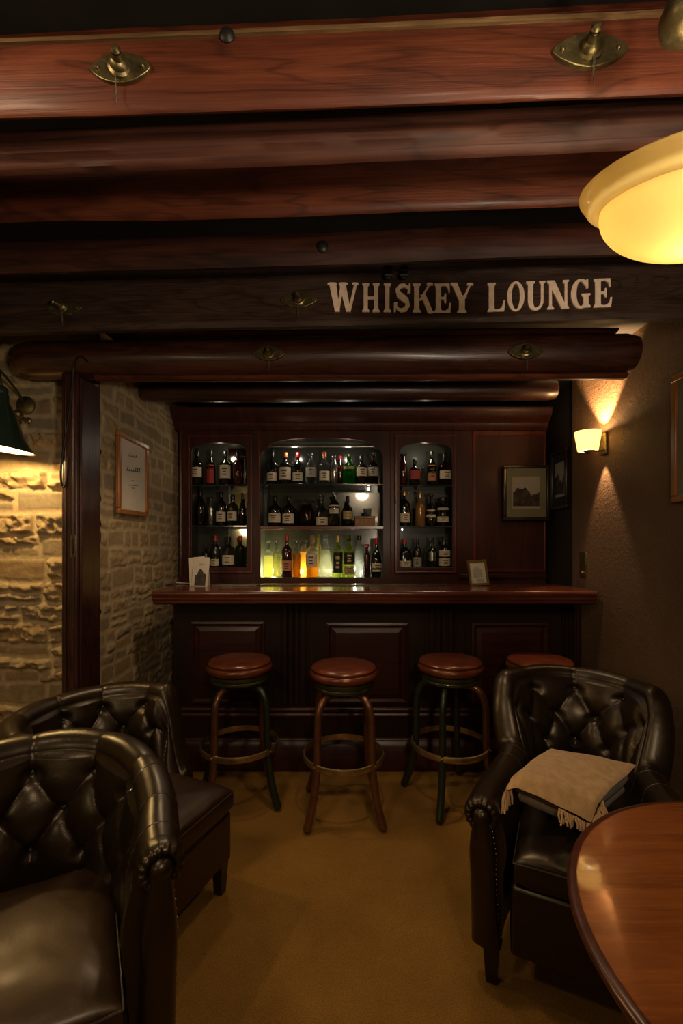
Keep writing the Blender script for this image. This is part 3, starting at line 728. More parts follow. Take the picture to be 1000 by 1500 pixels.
card(Matrix.Translation((.003, -.01, 0)) @ Matrix.Rotation(-.04, 4, 'Z') @ Matrix.Rotation(-.16, 4, 'X') @ Matrix.Rotation(.03, 4, 'Y'), .105, .185, True)
card(Matrix.Translation((-.012, .012, .002)) @ Matrix.Rotation(.06, 4, 'Z') @ Matrix.Rotation(-.18, 4, 'X') @ Matrix.Rotation(-.12, 4, 'Y'), .105, .185, False)
card(Matrix.Translation((0, .085, 0)) @ Matrix.Rotation(.25, 4, 'X') @ Matrix.Rotation(.0, 4, 'Y'), .08, .175, False)
o = G().tube(smooth_path([P(258, 853, 2.95), P(266, 853.5, 2.95), P(274, 854, 2.93), P(280, 855, 2.90)]), .004, 8).build('folded_napkin', 'paper'); o.location.z = ctop + .004 - EYE - (HY - 854.5) / F * 2.95; tag(o, 'thin rolled white napkin left of the leaflets', 'napkin')
# photo frame on the bar
o = thing('photo_frame', 'small gilt photo frame leaning back on the right of the bar', 'photo frame', (XX(702, 2.84), 2.84, ctop), -.10)
T = Matrix.Translation((0, 0, .002)) @ Matrix.Rotation(.12, 4, 'Z') @ Matrix.Rotation(-.24, 4, 'X') @ Matrix.Rotation(-.06, 4, 'Y')
fn = lambda u, v, q: T @ Vector((u, q, v))
W, H_ = .125, .165; g = G()
for a, b, c, e in ((-W / 2, W / 2, 0, .014), (-W / 2, W / 2, H_ - .014, H_), (-W / 2, -W / 2 + .014, .014, H_ - .014), (W / 2 - .014, W / 2, .014, H_ - .014)):
    g.prism([(a, c), (b, c), (b, e), (a, e)], fn, -.010, .004)
g.build('frame', 'brass_bright', o)
G().prism([(-W / 2 + .012, .012), (W / 2 - .012, .012), (W / 2 - .012, H_ - .012), (-W / 2 + .012, H_ - .012)], fn, -.004, -.001).build('photograph', 'paper', o, smooth=False)
g = G(); g.prism([(-.03, .055), (.028, .055), (.03, .10), (-.01, .125), (-.032, .10)], fn, -.0052, -.004); g.prism([(-.015, .022), (.03, .022), (.03, .042), (-.015, .045)], fn, -.0052, -.004); g.build('printed_scene', 'label_grey', o, smooth=False)
g = G(); g.prism([(-.015, 0), (.015, 0), (.01, .13), (-.01, .13)], lambda u, v, q: (u, q + .095 - .50 * v, v), 0, .003); g.build('easel_back', 'black_metal', o)

# ------------------------------------------------------------------ back bar cabinet
CD = 3.20
def cx(px): return XX(px, CD)
def cz(py): return ZZ(py, CD)
cab = thing('back_bar_cabinet', 'mahogany back bar cabinet with arched openings full of bottles', 'cabinet', (0, 0, 0))
def plate(name, mat, outer, holes, y0, y1, parent, bevel=.004):
    cu = bpy.data.curves.new(name, 'CURVE'); cu.dimensions = '2D'; cu.fill_mode = 'BOTH'; cu.extrude = (y1 - y0) / 2
    for lp in [outer] + holes:
        sp = cu.splines.new('POLY'); sp.points.add(len(lp) - 1); sp.use_cyclic_u = True
        for i, (x, z) in enumerate(lp): sp.points[i].co = (x, z, 0, 1)
    tmp = bpy.data.objects.new(name + '_tmp', cu); COL.objects.link(tmp)
    dg = bpy.context.evaluated_depsgraph_get(); me = bpy.data.meshes.new_from_object(tmp.evaluated_get(dg))
    bpy.data.objects.remove(tmp); bpy.data.curves.remove(cu)
    for v in me.vertices:
        x, z, y = v.co; v.co = (x, (y0 + y1) / 2 + y, z)
    bm = bmesh.new(); bm.from_mesh(me); bmesh.ops.remove_doubles(bm, verts=bm.verts, dist=1e-5); bmesh.ops.recalc_face_normals(bm, faces=bm.faces); bm.to_mesh(me); bm.free()
    me.materials.clear(); me.materials.append(M[mat]); me.name = name
    ob = bpy.data.objects.new(name, me); COL.objects.link(ob); ob.parent = parent
    if bevel:
        md = ob.modifiers.new('bevel', 'BEVEL'); md.width = bevel; md.segments = 2; md.limit_method = 'ANGLE'; md.angle_limit = math.radians(50)
    return ob
def rect(a, b, c, e): return [(cx(a), cz(e)), (cx(b), cz(e)), (cx(b), cz(c)), (cx(a), cz(c))]
def arch(a, b, ctop_, cs, e, notch=False):
    """opening a..b px, peak ctop_, spring cs, bottom e"""
    pts = [(a, e), (b, e)]; m = (a + b) / 2; w = (b - a) / 2
    if notch:
        pts += [(b, cs + 4)] + [(b - 1 - 10 * (1 - math.cos(t)), cs + 4 - 11 * math.sin(t)) for t in [PI / 2 * k / 6 for k in range(7)]]
        n = w - 13
        pts += [(m + n * math.cos(t), ctop_ + (cs - 9 - ctop_) * (1 - math.sin(t) ** .8)) for t in [PI * (.02 + .96 * k / 24) for k in range(25)]]
        pts += [(a + 1 + 10 * (1 - math.cos(t)), cs + 4 - 11 * math.sin(t)) for t in [PI / 2 * k / 6 for k in range(6, -1, -1)]] + [(a, cs + 4)]
    else:
        pts += [(b, cs + 6)] + [(m + w * (abs(math.cos(t)) ** .62) * math.copysign(1, math.cos(t)), cs - (cs - ctop_) * math.sin(t) ** .85) for t in [PI * (.0 + k / 28) for k in range(29)]] + [(a, cs + 6)]
    return [(cx(x), cz(y)) for x, y in pts]
xl, xr_ = -1.175, XR
door_l = rect(273, 372, 634, 842); door_r = rect(576, 670, 634, 842)
front_outer = [(cx(262), .0), (xr_ - .005, .0), (xr_ - .005, cz(622)), (cx(262), cz(622))]
fr = plate('face_frame', 'mahogany', front_outer, [rect(274, 371, 635, 841), arch(381, 561, 641, 664, 846, True), rect(577, 669, 635, 841)], CD, CD + .022, cab, .003)
def door(pa, pb, oa, ob_):
    d = plate('door', 'mahogany', rect(pa + 1.2, pb - 1.2, 635, 841), [arch(oa, ob_, 649, 664, 831)], CD - .006, CD + .012, cab, .003)
    d2 = plate('door_bead', 'red_bead', rect(pa + 2.5, pb - 2.5, 637, 839.5), [rect(pa + 5, pb - 5, 640, 837)], CD - .012, CD - .004, d, .0025)
    return d
dl = door(273, 372, 281, 361); dr = door(576, 670, 585, 662)
for d_, px in ((dl, 362.5), (dr, 577 + 2)):
    g = G(); x = cx(px); g.tube([(x, CD - .008, cz(738)), (x, CD - .022, cz(736)), (x, CD - .024, cz(725)), (x, CD - .022, cz(713)), (x, CD - .008, cz(711))], .0035, 8); g.build('door_handle', 'brass_bright', d_)
# cornice
g = G(); pr = [(.03, cz(602)), (-.10, cz(602)), (-.10, cz(606)), (-.092, cz(608)), (-.085, cz(612)), (-.06, cz(617)), (-.04, cz(620)), (-.032, cz(622)), (-.032, cz(625)), (-.018, cz(627)), (-.014, cz(630)), (0, cz(632)), (0.03, cz(632))]
g.prism(pr, lambda u, v, w: (w, CD + u, v), cx(253) - .012, xr_ - .004); g.build('cornice', 'mahogany', cab, sharp=60)
plate('right_panel_frame', 'red_bead', rect(692, 799, 632, 838), [rect(697, 830, 638, 833)] if False else [rect(697, 796, 638, 833)], CD - .010, CD + .0, cab, .003)
g = G(); g.box(cx(672) , xr_ - .006, CD - .02, CD, cz(846), cz(841)); g.build('panel_foot_rail', 'bar_trim', cab, .002)
for px in (262, 376, 569):
    g = G()
    g.tube([(cx(px + 3), CD - .002, cz(845)), (cx(px + 3), CD - .002, cz(632))], .004, 8); g.build('stile_bead', 'red_bead', cab)
# interior boxes
IB = CD + .24
g = G()
for a, b in ((275, 375), (377, 566), (574, 672)):
    x0, x1 = cx(a) - .004, cx(b) + .004
    g.box(x0 - .008, x0, CD + .022, IB, cz(846), cz(636)); g.box(x1, x1 + .008, CD + .022, IB, cz(846), cz(636))
    g.box(x0, x1, CD + .022, IB, cz(636), cz(636) + .01); g.box(x0, x1, CD + .022, IB, cz(846) - .02, cz(846) - .001)
g.build('interior_lining', 'inner', cab)
g = G(); g.box(cx(262), cx(690), IB + .006, IB + .015, 0, cz(622)); g.build('back_board', 'inner', cab)
G().box(cx(322), cx(374), IB, IB + .004, cz(845), cz(640)).build('mirror_back', 'mirror', cab)
g = G(); g.box(cx(380), cx(566), IB, IB + .004, cz(845), cz(640))
M['smoke'] = plain('smoky grey glass back', (.03, .033, .026), .16, .1, .4)
g.build('glass_back', 'smoke', cab)
shelves = {}
def shelf(a, b, py, mat, th=.012, y0=CD + .016):
    o_ = G().box(cx(a) - .008, cx(b) + .008, y0, IB, cz(py) - th, cz(py)).build('shelf', mat, cab, .002); return cz(py)
L1 = shelf(275, 375, 709.5, 'glass_shelf'); L2 = shelf(275, 375, 769.5, 'glass_shelf')
C1 = shelf(378, 565, 708, 'glass_shelf', .014); C2 = shelf(378, 565, 770.5, 'mahogany_x', .022, CD + .004)
R1 = shelf(575, 671, 710, 'glass_shelf'); R2 = shelf(575, 671, 770, 'glass_shelf')
L3 = R3 = C3 = cz(846) - .001
for a, b in ((275, 375), (575, 671)):
    G().box(cx(a) - .004, cx(b) + .004, CD + .016, IB, cz(846), cz(832)).build('bottom_board', 'inner', cab)
L3 = R3 = cz(832)
g = G(); g.tube([(cx(393), CD + .05, cz(652)), (cx(552), CD + .05, cz(652))], .008, 10); g.build('metal_rail', 'steel', cab)  # plain steel rail, not a lamp
g = G(); g.lathe([(.016, 0), (.018, -.006), (.010, -.010)], (cx(541), CD + .10, C1 - .014), 16); pk = g.build('spot_lamp', 'steel', cab)
G().sphere((cx(541), CD + .10, C1 - .030), .008, 10).build('spot_bulb', 'bulb_small', pk)
g = G(); g.lathe([(.014, 0), (.016, -.006), (.008, -.010)], (cx(592), CD + .12, R2 - .012), 16); pk = g.build('spot_lamp', 'steel', cab)
G().sphere((cx(592), CD + .12, R2 - .026), .005, 10).build('spot_bulb', 'bulb_small', pk)

# ------------------------------------------------------------------ bottles
def bprof(kind, H, R):
    k = {
     'wine': [(.9, 0), (1, .015), (1, .52), (.92, .60), (.6, .68), (.36, .74), (.30, .80), (.29, .93), (.34, .935), (.34, .955), (.28, .96)],
     'spirit': [(.92, 0), (1, .015), (1, .56), (.93, .63), (.62, .69), (.38, .73), (.32, .77), (.31, .88), (.36, .885), (.36, .905), (.28, .91)],
     'squat': [(.9, 0), (1, .02), (1.0, .50), (.95, .58), (.70, .65), (.36, .70), (.28, .76), (.27, .90), (.33, .91), (.33, .94), (.26, .945)],
     'slim': [(.92, 0), (1, .01), (1, .60), (.85, .70), (.52, .80), (.46, .93), (.55, .935), (.55, .96), (.4, .965)],
     'cone': [(1.0, 0), (1.0, .02), (.95, .25), (.72, .52), (.46, .72), (.34, .82), (.32, .93), (.4, .935), (.4, .955), (.3, .96)],
     'jar': [(.92, 0), (1, .03), (1.02, .30), (1, .58), (.9, .68), (.62, .74), (.60, .80), (.70, .81), (.70, .84), (.4, .86)],
     'decanter': [(.85, 0), (1, .04), (1.04, .25), (.95, .45), (.62, .58), (.32, .64), (.27, .78), (.40, .84), (.40, .86), (.25, .865)],
     'bulge': [(.75, 0), (.92, .05), (1.0, .20), (.96, .42), (.80, .56), (.45, .68), (.33, .74), (.31, .92), (.38, .925), (.38, .95), (.3, .955)],
    }[kind]
    return [(R * a, H * b) for a, b in k]
NK = {'wine': .30, 'spirit': .32, 'squat': .28, 'slim': .46, 'cone': .33, 'jar': .62, 'decanter': .30, 'bulge': .32}
def rad_at(prof, z):
    for (r0, z0), (r1, z1) in zip(prof, prof[1:]):
        if z0 <= z <= z1: return r0 + (r1 - r0) * (z - z0) / max(1e-6, z1 - z0)
    return prof[-1][0]
BG = {}
def bottle(px, ptop, W, zs, kind, glass, label, cap='cap_black', lab=None, lz=(.14, .44), stop=None, dy=0, sq=1.0, group='bottles', kindname='bottle', cat='bottle', lab2=None, fill=None, rz=None):
    d = 3.275 + dy; x = XX(px, d); H = max(.08, ZZ(ptop, d) - zs - .001); R = W / 2 / F * d
    rz = random.uniform(-.25, .25) if rz is None else rz
    o = thing(kindname, label, cat, (x, d, zs + .0006), rz if sq == 1 else 0, group)
    pr = bprof(kind, H, R); n = 28
    def squar(g, e):
        if sq == 1: return
        vs = []
        for (vx, vy, vz) in g.v:
            a = math.atan2(vy, vx); r = math.hypot(vx, vy)
            f = 1 if r < R * .55 else (1 / (abs(math.cos(a)) ** 5 + abs(math.sin(a)) ** 5) ** .2)
            vs.append((vx * f, vy * f * (sq if r > R * .55 else 1), vz))
        g.v = vs
    if fill:
        zf = H * fill; lo = [p for p in pr if p[1] < zf] + [(rad_at(pr, zf), zf)]; hi = [(rad_at(pr, zf), zf)] + [p for p in pr if p[1] > zf]
        g = G(); g.lathe(hi, (0, 0, 0), n, cap=False); g.build('glass_body', 'g_clear', o, sharp=50)
        g = G(); g.lathe([(a_, b_ + .002) for a_, b_ in lo[:-1]] + [lo[-1], (.0005, zf - .001)], (0, 0, 0), n); g.build('liquid', glass, o, sharp=50)
    else:
        g = G(); g.lathe(pr, (0, 0, 0), n); squar(g, 0); g.build('glass_body', glass, o, sharp=50)
    top = H * (pr[-1][1] / H); rn = R * NK[kind] * 1.12
    if cap:
        c0 = H * {'wine': .80, 'spirit': .84, 'squat': .84, 'slim': .88, 'cone': .86, 'jar': .85, 'decanter': .86, 'bulge': .84}[kind]
        g = G()
        if stop: g.lathe([(rn * .8, c0), (rn * .8, H * .90), (rn * 1.5, H * .92), (rn * 1.6, H * .96), (rn * 1.2, H * 1.0), (.0004, H * 1.003)], (0, 0, 0), 18)
        else: g.lathe([(rn * 1.06, c0), (rn * 1.1, c0 + .002), (rn * 1.06, H * .985), (rn * .9, H), (.0004, H * 1.001)], (0, 0, 0), 18)
        g.build('stopper' if stop else 'cap', cap, o)
    def lb(lab, lz, nm):
        g = G(); n2 = 18; z0, z1 = H * lz[0], H * lz[1]; rows = []
        for off in (.0009, .0002):
            for zz in ((z0, z1) if off > .0005 else (z1, z0)):
                row = []
                for k in range(n2 + 1):
                    a = -PI / 2 - 1.15 + 2.3 * k / n2; r = rad_at(pr, zz); xx, yy = r * math.cos(a), r * math.sin(a)
                    if sq != 1:
                        f = 1 / (abs(math.cos(a)) ** 5 + abs(math.sin(a)) ** 5) ** .2; xx *= f; yy *= f * sq
                    l = math.hypot(xx, yy); row.append((xx * (1 + off / l), yy * (1 + off / l), zz))
                rows.append(row)
        g.grid(rows, closeu=True); L_ = g.build(nm, lab, o, sharp=60)
        g = G()
        if W > 11 and lab in ('label', 'label_grey', 'label_orange', 'label_gold', 'label_black'):
            for q, (t, wd) in enumerate(((.72, .42), (.48, .28), (.28, .36))):
                zz = z0 + (z1 - z0) * t; rr = rad_at(pr, zz); row0 = []; row1 = []
                for k in range(7):
                    a = -PI / 2 + wd * (-1 + 2 * k / 6); xx, yy = rr * math.cos(a), rr * math.sin(a)
                    if sq != 1:
                        f = 1 / (abs(math.cos(a)) ** 5 + abs(math.sin(a)) ** 5) ** .2; xx *= f; yy *= f * sq
                    l = math.hypot(xx, yy); hh = (z1 - z0) * (.05 if q else .07)
                    row0.append((xx * (1 + .0013 / l), yy * (1 + .0013 / l), zz - hh)); row1.append((xx * (1 + .0013 / l), yy * (1 + .0013 / l), zz + hh))
                g.grid([row0, row1])
            g.build('print', 'label_gold' if lab == 'label_black' else 'print', L_, smooth=False)
    if lab: lb(lab, lz, 'label')
    if lab2: lb(lab2[0], lab2[1], 'label')
    return o
gL = ['bottles on the top shelf of the left cabinet', 'bottles on the middle shelf of the left cabinet', 'bottles on the bottom shelf of the left cabinet']
gC = [s_.replace('left', 'centre') for s_ in gL]; gR = [s_.replace('left', 'right') for s_ in gL]
# left cabinet
bottle(289, 657, 17, L1, 'wine', 'g_dark', 'dark bottle with cream label, leftmost on the left cabinet top shelf', lab='label', lz=(.22, .48), group=gL[0])
bottle(309, 658, 13, L1, 'wine', 'g_dark', 'slim dark bottle with a red wedge label, left cabinet top shelf', lab='label_red', lz=(.05, .56), group=gL[0])
bottle(330, 661, 17, L1, 'spirit', 'g_dark', 'dark bottle with a large tan label, middle of the left cabinet top shelf', lab='label', lz=(.20, .58), group=gL[0])
bottle(348, 661, 15, L1, 'wine', 'g_darkred', 'unlabelled tall dark bottle, right end of the left cabinet top shelf', lab=None, group=gL[0])
bottle(359, 672, 6, L1, 'slim', 'g_silver', 'thin silvery bottle squeezed at the right edge of the left cabinet top shelf', lab=None, group=gL[0])
bottle(294, 716.5, 15, L2, 'wine', 'g_dark', 'tall plain dark bottle, leftmost on the left cabinet middle shelf', group=gL[1])
bottle(309, 728, 9, L2, 'slim', 'g_silver', 'slim grey bottle beside the tall plain one, left cabinet middle shelf', group=gL[1])
bottle(324, 720, 15, L2, 'spirit', 'g_dark', 'dark bottle with a low tan label, centre of the left cabinet middle shelf', lab='label', lz=(.12, .40), group=gL[1])
bottle(341, 724, 16, L2, 'spirit', 'g_clear', 'clear bottle with a tan label, left cabinet middle shelf', lab='label', lz=(.16, .44), group=gL[1])
bottle(355, 722, 9, L2, 'wine', 'g_dark', 'thin black bottle at the right end of the left cabinet middle shelf', group=gL[1])
bottle(301.5, 796, 11, L3, 'wine', 'g_dark', 'small dark bottle half hidden by the leaflets, left cabinet bottom shelf', group=gL[2])
bottle(315.5, 784, 14, L3, 'wine', 'g_dark', 'dark bottle with red cap and white label near the leaflets', 'cap_red', 'label', (.06, .26), group=gL[2])
bottle(335, 786, 19, L3, 'squat', 'g_clear', 'clear squat bottle with a wide cream label, left cabinet bottom shelf', 'cap_black', 'label', (.10, .40), group=gL[2])
bottle(352, 785, 15, L3, 'spirit', 'g_olive', 'yellow green bottle at the right end of the left cabinet bottom shelf', 'cap_red', group=gL[2])
# centre top
bottle(399, 658, 16, C1, 'wine', 'g_dark', 'dark bottle with low white label, leftmost on the centre top shelf', lab='label', lz=(.10, .32), group=gC[0])
bottle(418, 663, 19, C1, 'spirit', 'g_dark', 'bottle with a tall cream label and copper cap, second on the centre top shelf', 'cap_orange', 'label', (.14, .52), group=gC[0])
bottle(436, 663, 16, C1, 'spirit', 'g_dark', 'dark bottle with a thick bright red cap, centre top shelf', 'cap_red', 'label', (.10, .36), group=gC[0])
bottle(455, 663, 17, C1, 'spirit', 'g_clear', 'clear bottle with a grey label and glass stopper, centre top shelf', 'g_clear', 'label_grey', (.22, .52), stop=1, group=gC[0])
bottle(475, 662, 16, C1, 'spirit', 'g_clear', 'clear bottle with a cream label and orange cap, centre top shelf', 'cap_orange', 'label', (.12, .40), group=gC[0])
bottle(489, 667, 12, C1, 'slim', 'g_silver', 'silvery unlabelled bottle left of the green one, centre top shelf', 'cap_black', group=gC[0])
bottle(498, 668, 11, C1, 'slim', 'g_darkred', 'dark bottle with red band touching the green one, centre top shelf', 'cap_red', dy=.06, group=gC[0])
bottle(511, 666, 18, C1, 'spirit', 'g_green', 'bright green glass bottle on the centre top shelf', 'g_olive', 'label_gold', (.50, .60), group=gC[0])
bottle(529, 668, 17, C1, 'spirit', 'g_dark', 'dark bottle with a tan label right of the bright green one', 'cap_black', 'label', (.28, .58), group=gC[0])
bottle(546, 664, 16, C1, 'spirit', 'g_brown', 'brown bottle with a grey label and glass stopper, right end of the centre top shelf', 'g_clear', 'label_grey', (.26, .54), stop=1, group=gC[0])
# centre middle
bottle(403, 726, 20, C2, 'squat', 'g_dark', 'squat black bottle with a white label, leftmost on the centre middle shelf', lab='label', lz=(.12, .42), group=gC[1])
bottle(423, 726, 19, C2, 'squat', 'g_dark', 'squat black bottle with a white label, second on the centre middle shelf', lab='label', lz=(.10, .40), group=gC[1])
bottle(449, 733, 23, C2, 'jar', 'g_brown', 'wide round decanter of brown whiskey with glass lid, centre middle shelf', 'g_clear', None, stop=1, group=gC[1], kindname='decanter', cat='decanter')
bottle(471, 724, 18, C2, 'decanter', 'g_clear', 'clear cut decanter with a low cream label, centre middle shelf', 'g_clear', 'label', (.04, .27), stop=1, group=gC[1], kindname='decanter', cat='decanter')
bottle(489.5, 720, 16.5, C2, 'spirit', 'g_dark', 'tall dark bottle with a high cream label, centre middle shelf', 'g_clear', 'label', (.36, .60), stop=1, group=gC[1])
bottle(509, 727, 15, C2, 'wine', 'g_dark', 'dark bottle with a diamond gold label beside the carved box', 'cap_black', 'label_gold', (.24, .50), group=gC[1])
# carved box with a glass on it
d = 3.28; o = thing('wooden_box', 'carved dark wooden box on the centre middle shelf', 'box', (XX(534, d), d, C2 + .0006))
w = 29 / F * d / 2; G().box(-w, w, -.04, .04, 0, .058).build('body', 'cork', o, .003); G().box(-w - .003, w + .003, -.043, .043, .0585, .072).build('lid', 'mahogany_x', o, .004)
g = G()
for k in range(5): g.tube([(-w * .85 + k * w * .42, -.041, .012), (-w * .75 + k * w * .42, -.041, .03), (-w * .65 + k * w * .42, -.041, .046)], .002, 6)
g.build('carving', 'label_gold', o)
o = thing('glass_tumbler', 'clear glass tumbler standing on the carved wooden box', 'glass', (XX(538, d), d, C2 + .0732))
G().lathe([(.020, 0), (.026, .002), (.031, .06), (.029, .06), (.024, .006), (.0005, .005)], (0, 0, 0), 24, cap=False).build('glass_body', 'g_clear', o)
# centre bottom
bottle(393, 790, 13, C3, 'spirit', 'g_yellow', 'glowing pale yellow bottle, leftmost on the lit bottom shelf', 'g_clear', stop=1, fill=0.56, group=gC[2])
bottle(405, 790, 11, C3, 'spirit', 'g_yellow', 'glowing yellow bottle between the leftmost one and the red capped one on the lit shelf', 'g_clear', stop=1, dy=.05, fill=0.6, group=gC[2])
bottle(420, 782, 16, C3, 'spirit', 'g_darkred', 'dark red bottle with a red cap and orange label on the lit shelf', 'cap_red', 'label_orange', (.14, .38), group=gC[2])
bottle(434.5, 791, 11.5, C3, 'slim', 'g_amber', 'glowing amber bottle, left one of the amber pair', 'g_clear', stop=1, dy=.0, fill=0.62, group=gC[2])
bottle(445, 791, 13, C3, 'slim', 'g_amber', 'glowing amber bottle, right one of the amber pair', 'g_clear', stop=1, dy=.05, fill=0.66, group=gC[2])
bottle(457, 784, 18, C3, 'spirit', 'g_amber', 'yellow bottle with a pointed tan label and cork stopper, lit shelf', 'cork', 'label', (.24, .56), fill=0.5, group=gC[2])
bottle(466.5, 782, 8, C3, 'slim', 'g_yellow', 'thin pale yellow bottle behind the white glowing one', 'g_yellow', dy=.10, group=gC[2])
bottle(476.5, 781, 20, C3, 'cone', 'g_white', 'white glowing tapered bottle in the middle of the lit shelf', 'g_clear', fill=0.62, group=gC[2])
bottle(495, 784, 15, C3, 'spirit', 'g_olive', 'bottle with a tall black label and gold emblem on the lit shelf', 'cap_gold', 'label_black', (.10, .60), group=gC[2])
bottle(511, 783, 16, C3, 'spirit', 'g_olive', 'olive bottle with black and tan labels on the lit shelf', 'g_olive', 'label_black', (.30, .58), lab2=('label_gold', (.06, .26)), group=gC[2])
bottle(526, 784, 12, C3, 'slim', 'g_clear', 'slim clear bottle with black cap on the lit shelf', 'cap_black', group=gC[2])
bottle(537, 797, 9, C3, 'slim', 'g_darkred', 'small dark bottle with a round red stopper near the right end of the lit shelf', 'cap_red', stop=1, group=gC[2])
bottle(551, 788, 17, C3, 'bulge', 'g_dark', 'dark round bodied bottle with red cap and cream label, right end of the lit shelf', 'cap_red', 'label', (.14, .36), group=gC[2])
# right cabinet
bottle(590, 664, 13, R1, 'slim', 'g_darkred', 'dark red bottle at the left end of the right cabinet top shelf', 'g_clear', stop=1, group=gR[0])
bottle(607, 673, 15, R1, 'spirit', 'g_dark', 'small square dark bottle with a red label, right cabinet top shelf', 'cap_black', 'label_red', (.24, .58), sq=.8, group=gR[0])
bottle(619, 683, 7, R1, 'slim', 'g_clear', 'thin clear bottle between the red labelled ones, right cabinet top shelf', None, group=gR[0])
bottle(632, 660, 14, R1, 'wine', 'g_dark', 'tall dark bottle with a narrow red label, right cabinet top shelf', 'cap_black', 'label_orange', (.14, .58), group=gR[0])
bottle(651, 663, 20, R1, 'squat', 'g_brown', 'wide brown bottle with a tan label, right end of the right cabinet top shelf', 'cap_black', 'label', (.20, .44), group=gR[0])
bottle(592, 718, 17, R2, 'spirit', 'g_dark', 'gold necked bottle with a cream label, leftmost on the right cabinet middle shelf', 'cap_gold', 'label', (.10, .36), group=gR[1])
bottle(602.5, 745, 5, R2, 'slim', 'g_clear', 'tiny clear glass bottle beside the gold necked one', None, dy=.03, group=gR[1])
bottle(615, 719, 15, R2, 'wine', 'g_gold', 'gold amber bottle without a label, right cabinet middle shelf', 'cap_gold', group=gR[1])
bottle(631, 723, 15, R2, 'bulge', 'g_dark', 'dark bottle with a pale trapezoid label and round stopper, right cabinet middle shelf', 'g_clear', 'label', (.26, .50), stop=1, group=gR[1])
bottle(648, 729, 18, R2, 'jar', 'g_dark', 'dark jar with two cream bands, right end of the right cabinet middle shelf', 'cap_black', 'label', (.14, .32), lab2=('label', (.56, .64)), group=gR[1], kindname='jar', cat='jar')
bottle(592, 790, 20, R3, 'squat', 'g_dark', 'squat black bottle with a low white label, right cabinet bottom shelf', 'cap_red', 'label', (.04, .24), group=gR[2])
bottle(611, 788, 13, R3, 'wine', 'g_dark', 'black bottle with a narrow pale label, right cabinet bottom shelf', 'cap_black', 'label_grey', (.04, .34), group=gR[2])
bottle(621.5, 803, 6, R3, 'slim', 'g_clear', 'thin clear bottle between two dark ones, right cabinet bottom shelf', None, dy=.03, group=gR[2])
bottle(632.5, 787, 13, R3, 'wine', 'g_darkgreen', 'dark green bottle with a silver patterned label, right cabinet bottom shelf', 'cap_black', 'g_silver', (.22, .50), group=gR[2])
bottle(650, 786, 18, R3, 'spirit', 'g_dark', 'bottle with two stacked cream labels, right end of the right cabinet bottom shelf', 'g_clear', 'label', (.06, .30), stop=1, lab2=('label', (.36, .56)), group=gR[2])

# ------------------------------------------------------------------ stools
def stool(label, px, d, rz, mats):
    o = thing('bar_stool', label, 'bar stool', (XX(px, d), d, 0), rz, 'swivel bar stools along the bar')
    g = G(); g.lathe([(.13, .692), (.158, .694), (.171, .701), (.1775, .713), (.177, .724), (.171, .734), (.1665, .737), (.1685, .741), (.1695, .749), (.164, .757), (.148, .763), (.10, .767), (.0005, .769)], (0, 0, 0), 56)
    g.build('seat', 'seat_leather', o)
    g = G(); g.lathe([(.10, .640), (.144, .642), (.151, .648), (.152, .658), (.148, .663), (.150, .666), (.155, .670), (.157, .678), (.155, .688), (.148, .6915), (.13, .692)], (0, 0, 0), 56); g.build('swivel_plate', 'olive_metal', o)
    g = G(); g.lathe([(.06, .615), (.06, .642)], (0, 0, 0), 24); g.build('hub', 'black_metal', o)
    for k in range(4):
        a = PI / 4 + k * PI / 2 + PI; c, s_ = math.cos(a), math.sin(a)
        pr = [(.05, .622), (.09, .625), (.13, .618), (.160, .595), (.178, .56), (.187, .51), (.189, .42), (.191, .33), (.197, .25), (.210, .17), (.232, .09), (.262, .015)]
        path = smooth_path([(r * c, r * s_, z) for r, z in pr], 5)
        n = len(path); lg = G(); lg.tube(path, [.0185 + .005 * max(0, (i / n - .5)) for i in range(n)], 14, flat=.95)
        l = lg.build('leg', mats[k], o)
        if mats[k] == 'green_metal': l['label'] = 'dark green leg'
    g = G(); ring = [(.207 * math.cos(2 * PI * i / 64), .207 * math.sin(2 * PI * i / 64), .298) for i in range(64)]
    rows = []
    for i in range(64):
        a = 2 * PI * i / 64; row = []
        for rr, zz in ((.2035, .281), (.2095, .283), (.212, .290), (.212, .304), (.2095, .311), (.2035, .313), (.2015, .297)): row.append((rr * math.cos(a), rr * math.sin(a), zz))
        rows.append(row)
    g.grid(rows, closeu=True, closev=True); g.build('foot_ring', 'ring_metal', o)
    for k in range(4):
        a = PI / 4 + k * PI / 2 + PI
        G().sphere((.213 * math.cos(a), .213 * math.sin(a), .297), .004, 8).build('rivet', 'brass_bright', o)
    return o
BZ, GM = 'bronze', 'green_metal'     # leg order: front-left, front-right, back-right, back-left
stool('leftmost bar stool, one brown front leg and one green, half behind the armchair', 351, 2.44, .28, (BZ, GM, BZ, GM))
stool('bar stool standing nearest the viewer with all brown legs, in front of the middle panel', 503, 2.32, .04, (BZ, BZ, BZ, BZ))
stool('bar stool with dark green legs and one brown leg, right of the middle stool', 659, 2.44, .35, (GM, BZ, GM, GM))
stool('rightmost bar stool, only its red brown seat showing above the armchair', 790, 2.45, -.1, (GM, GM, GM, GM))

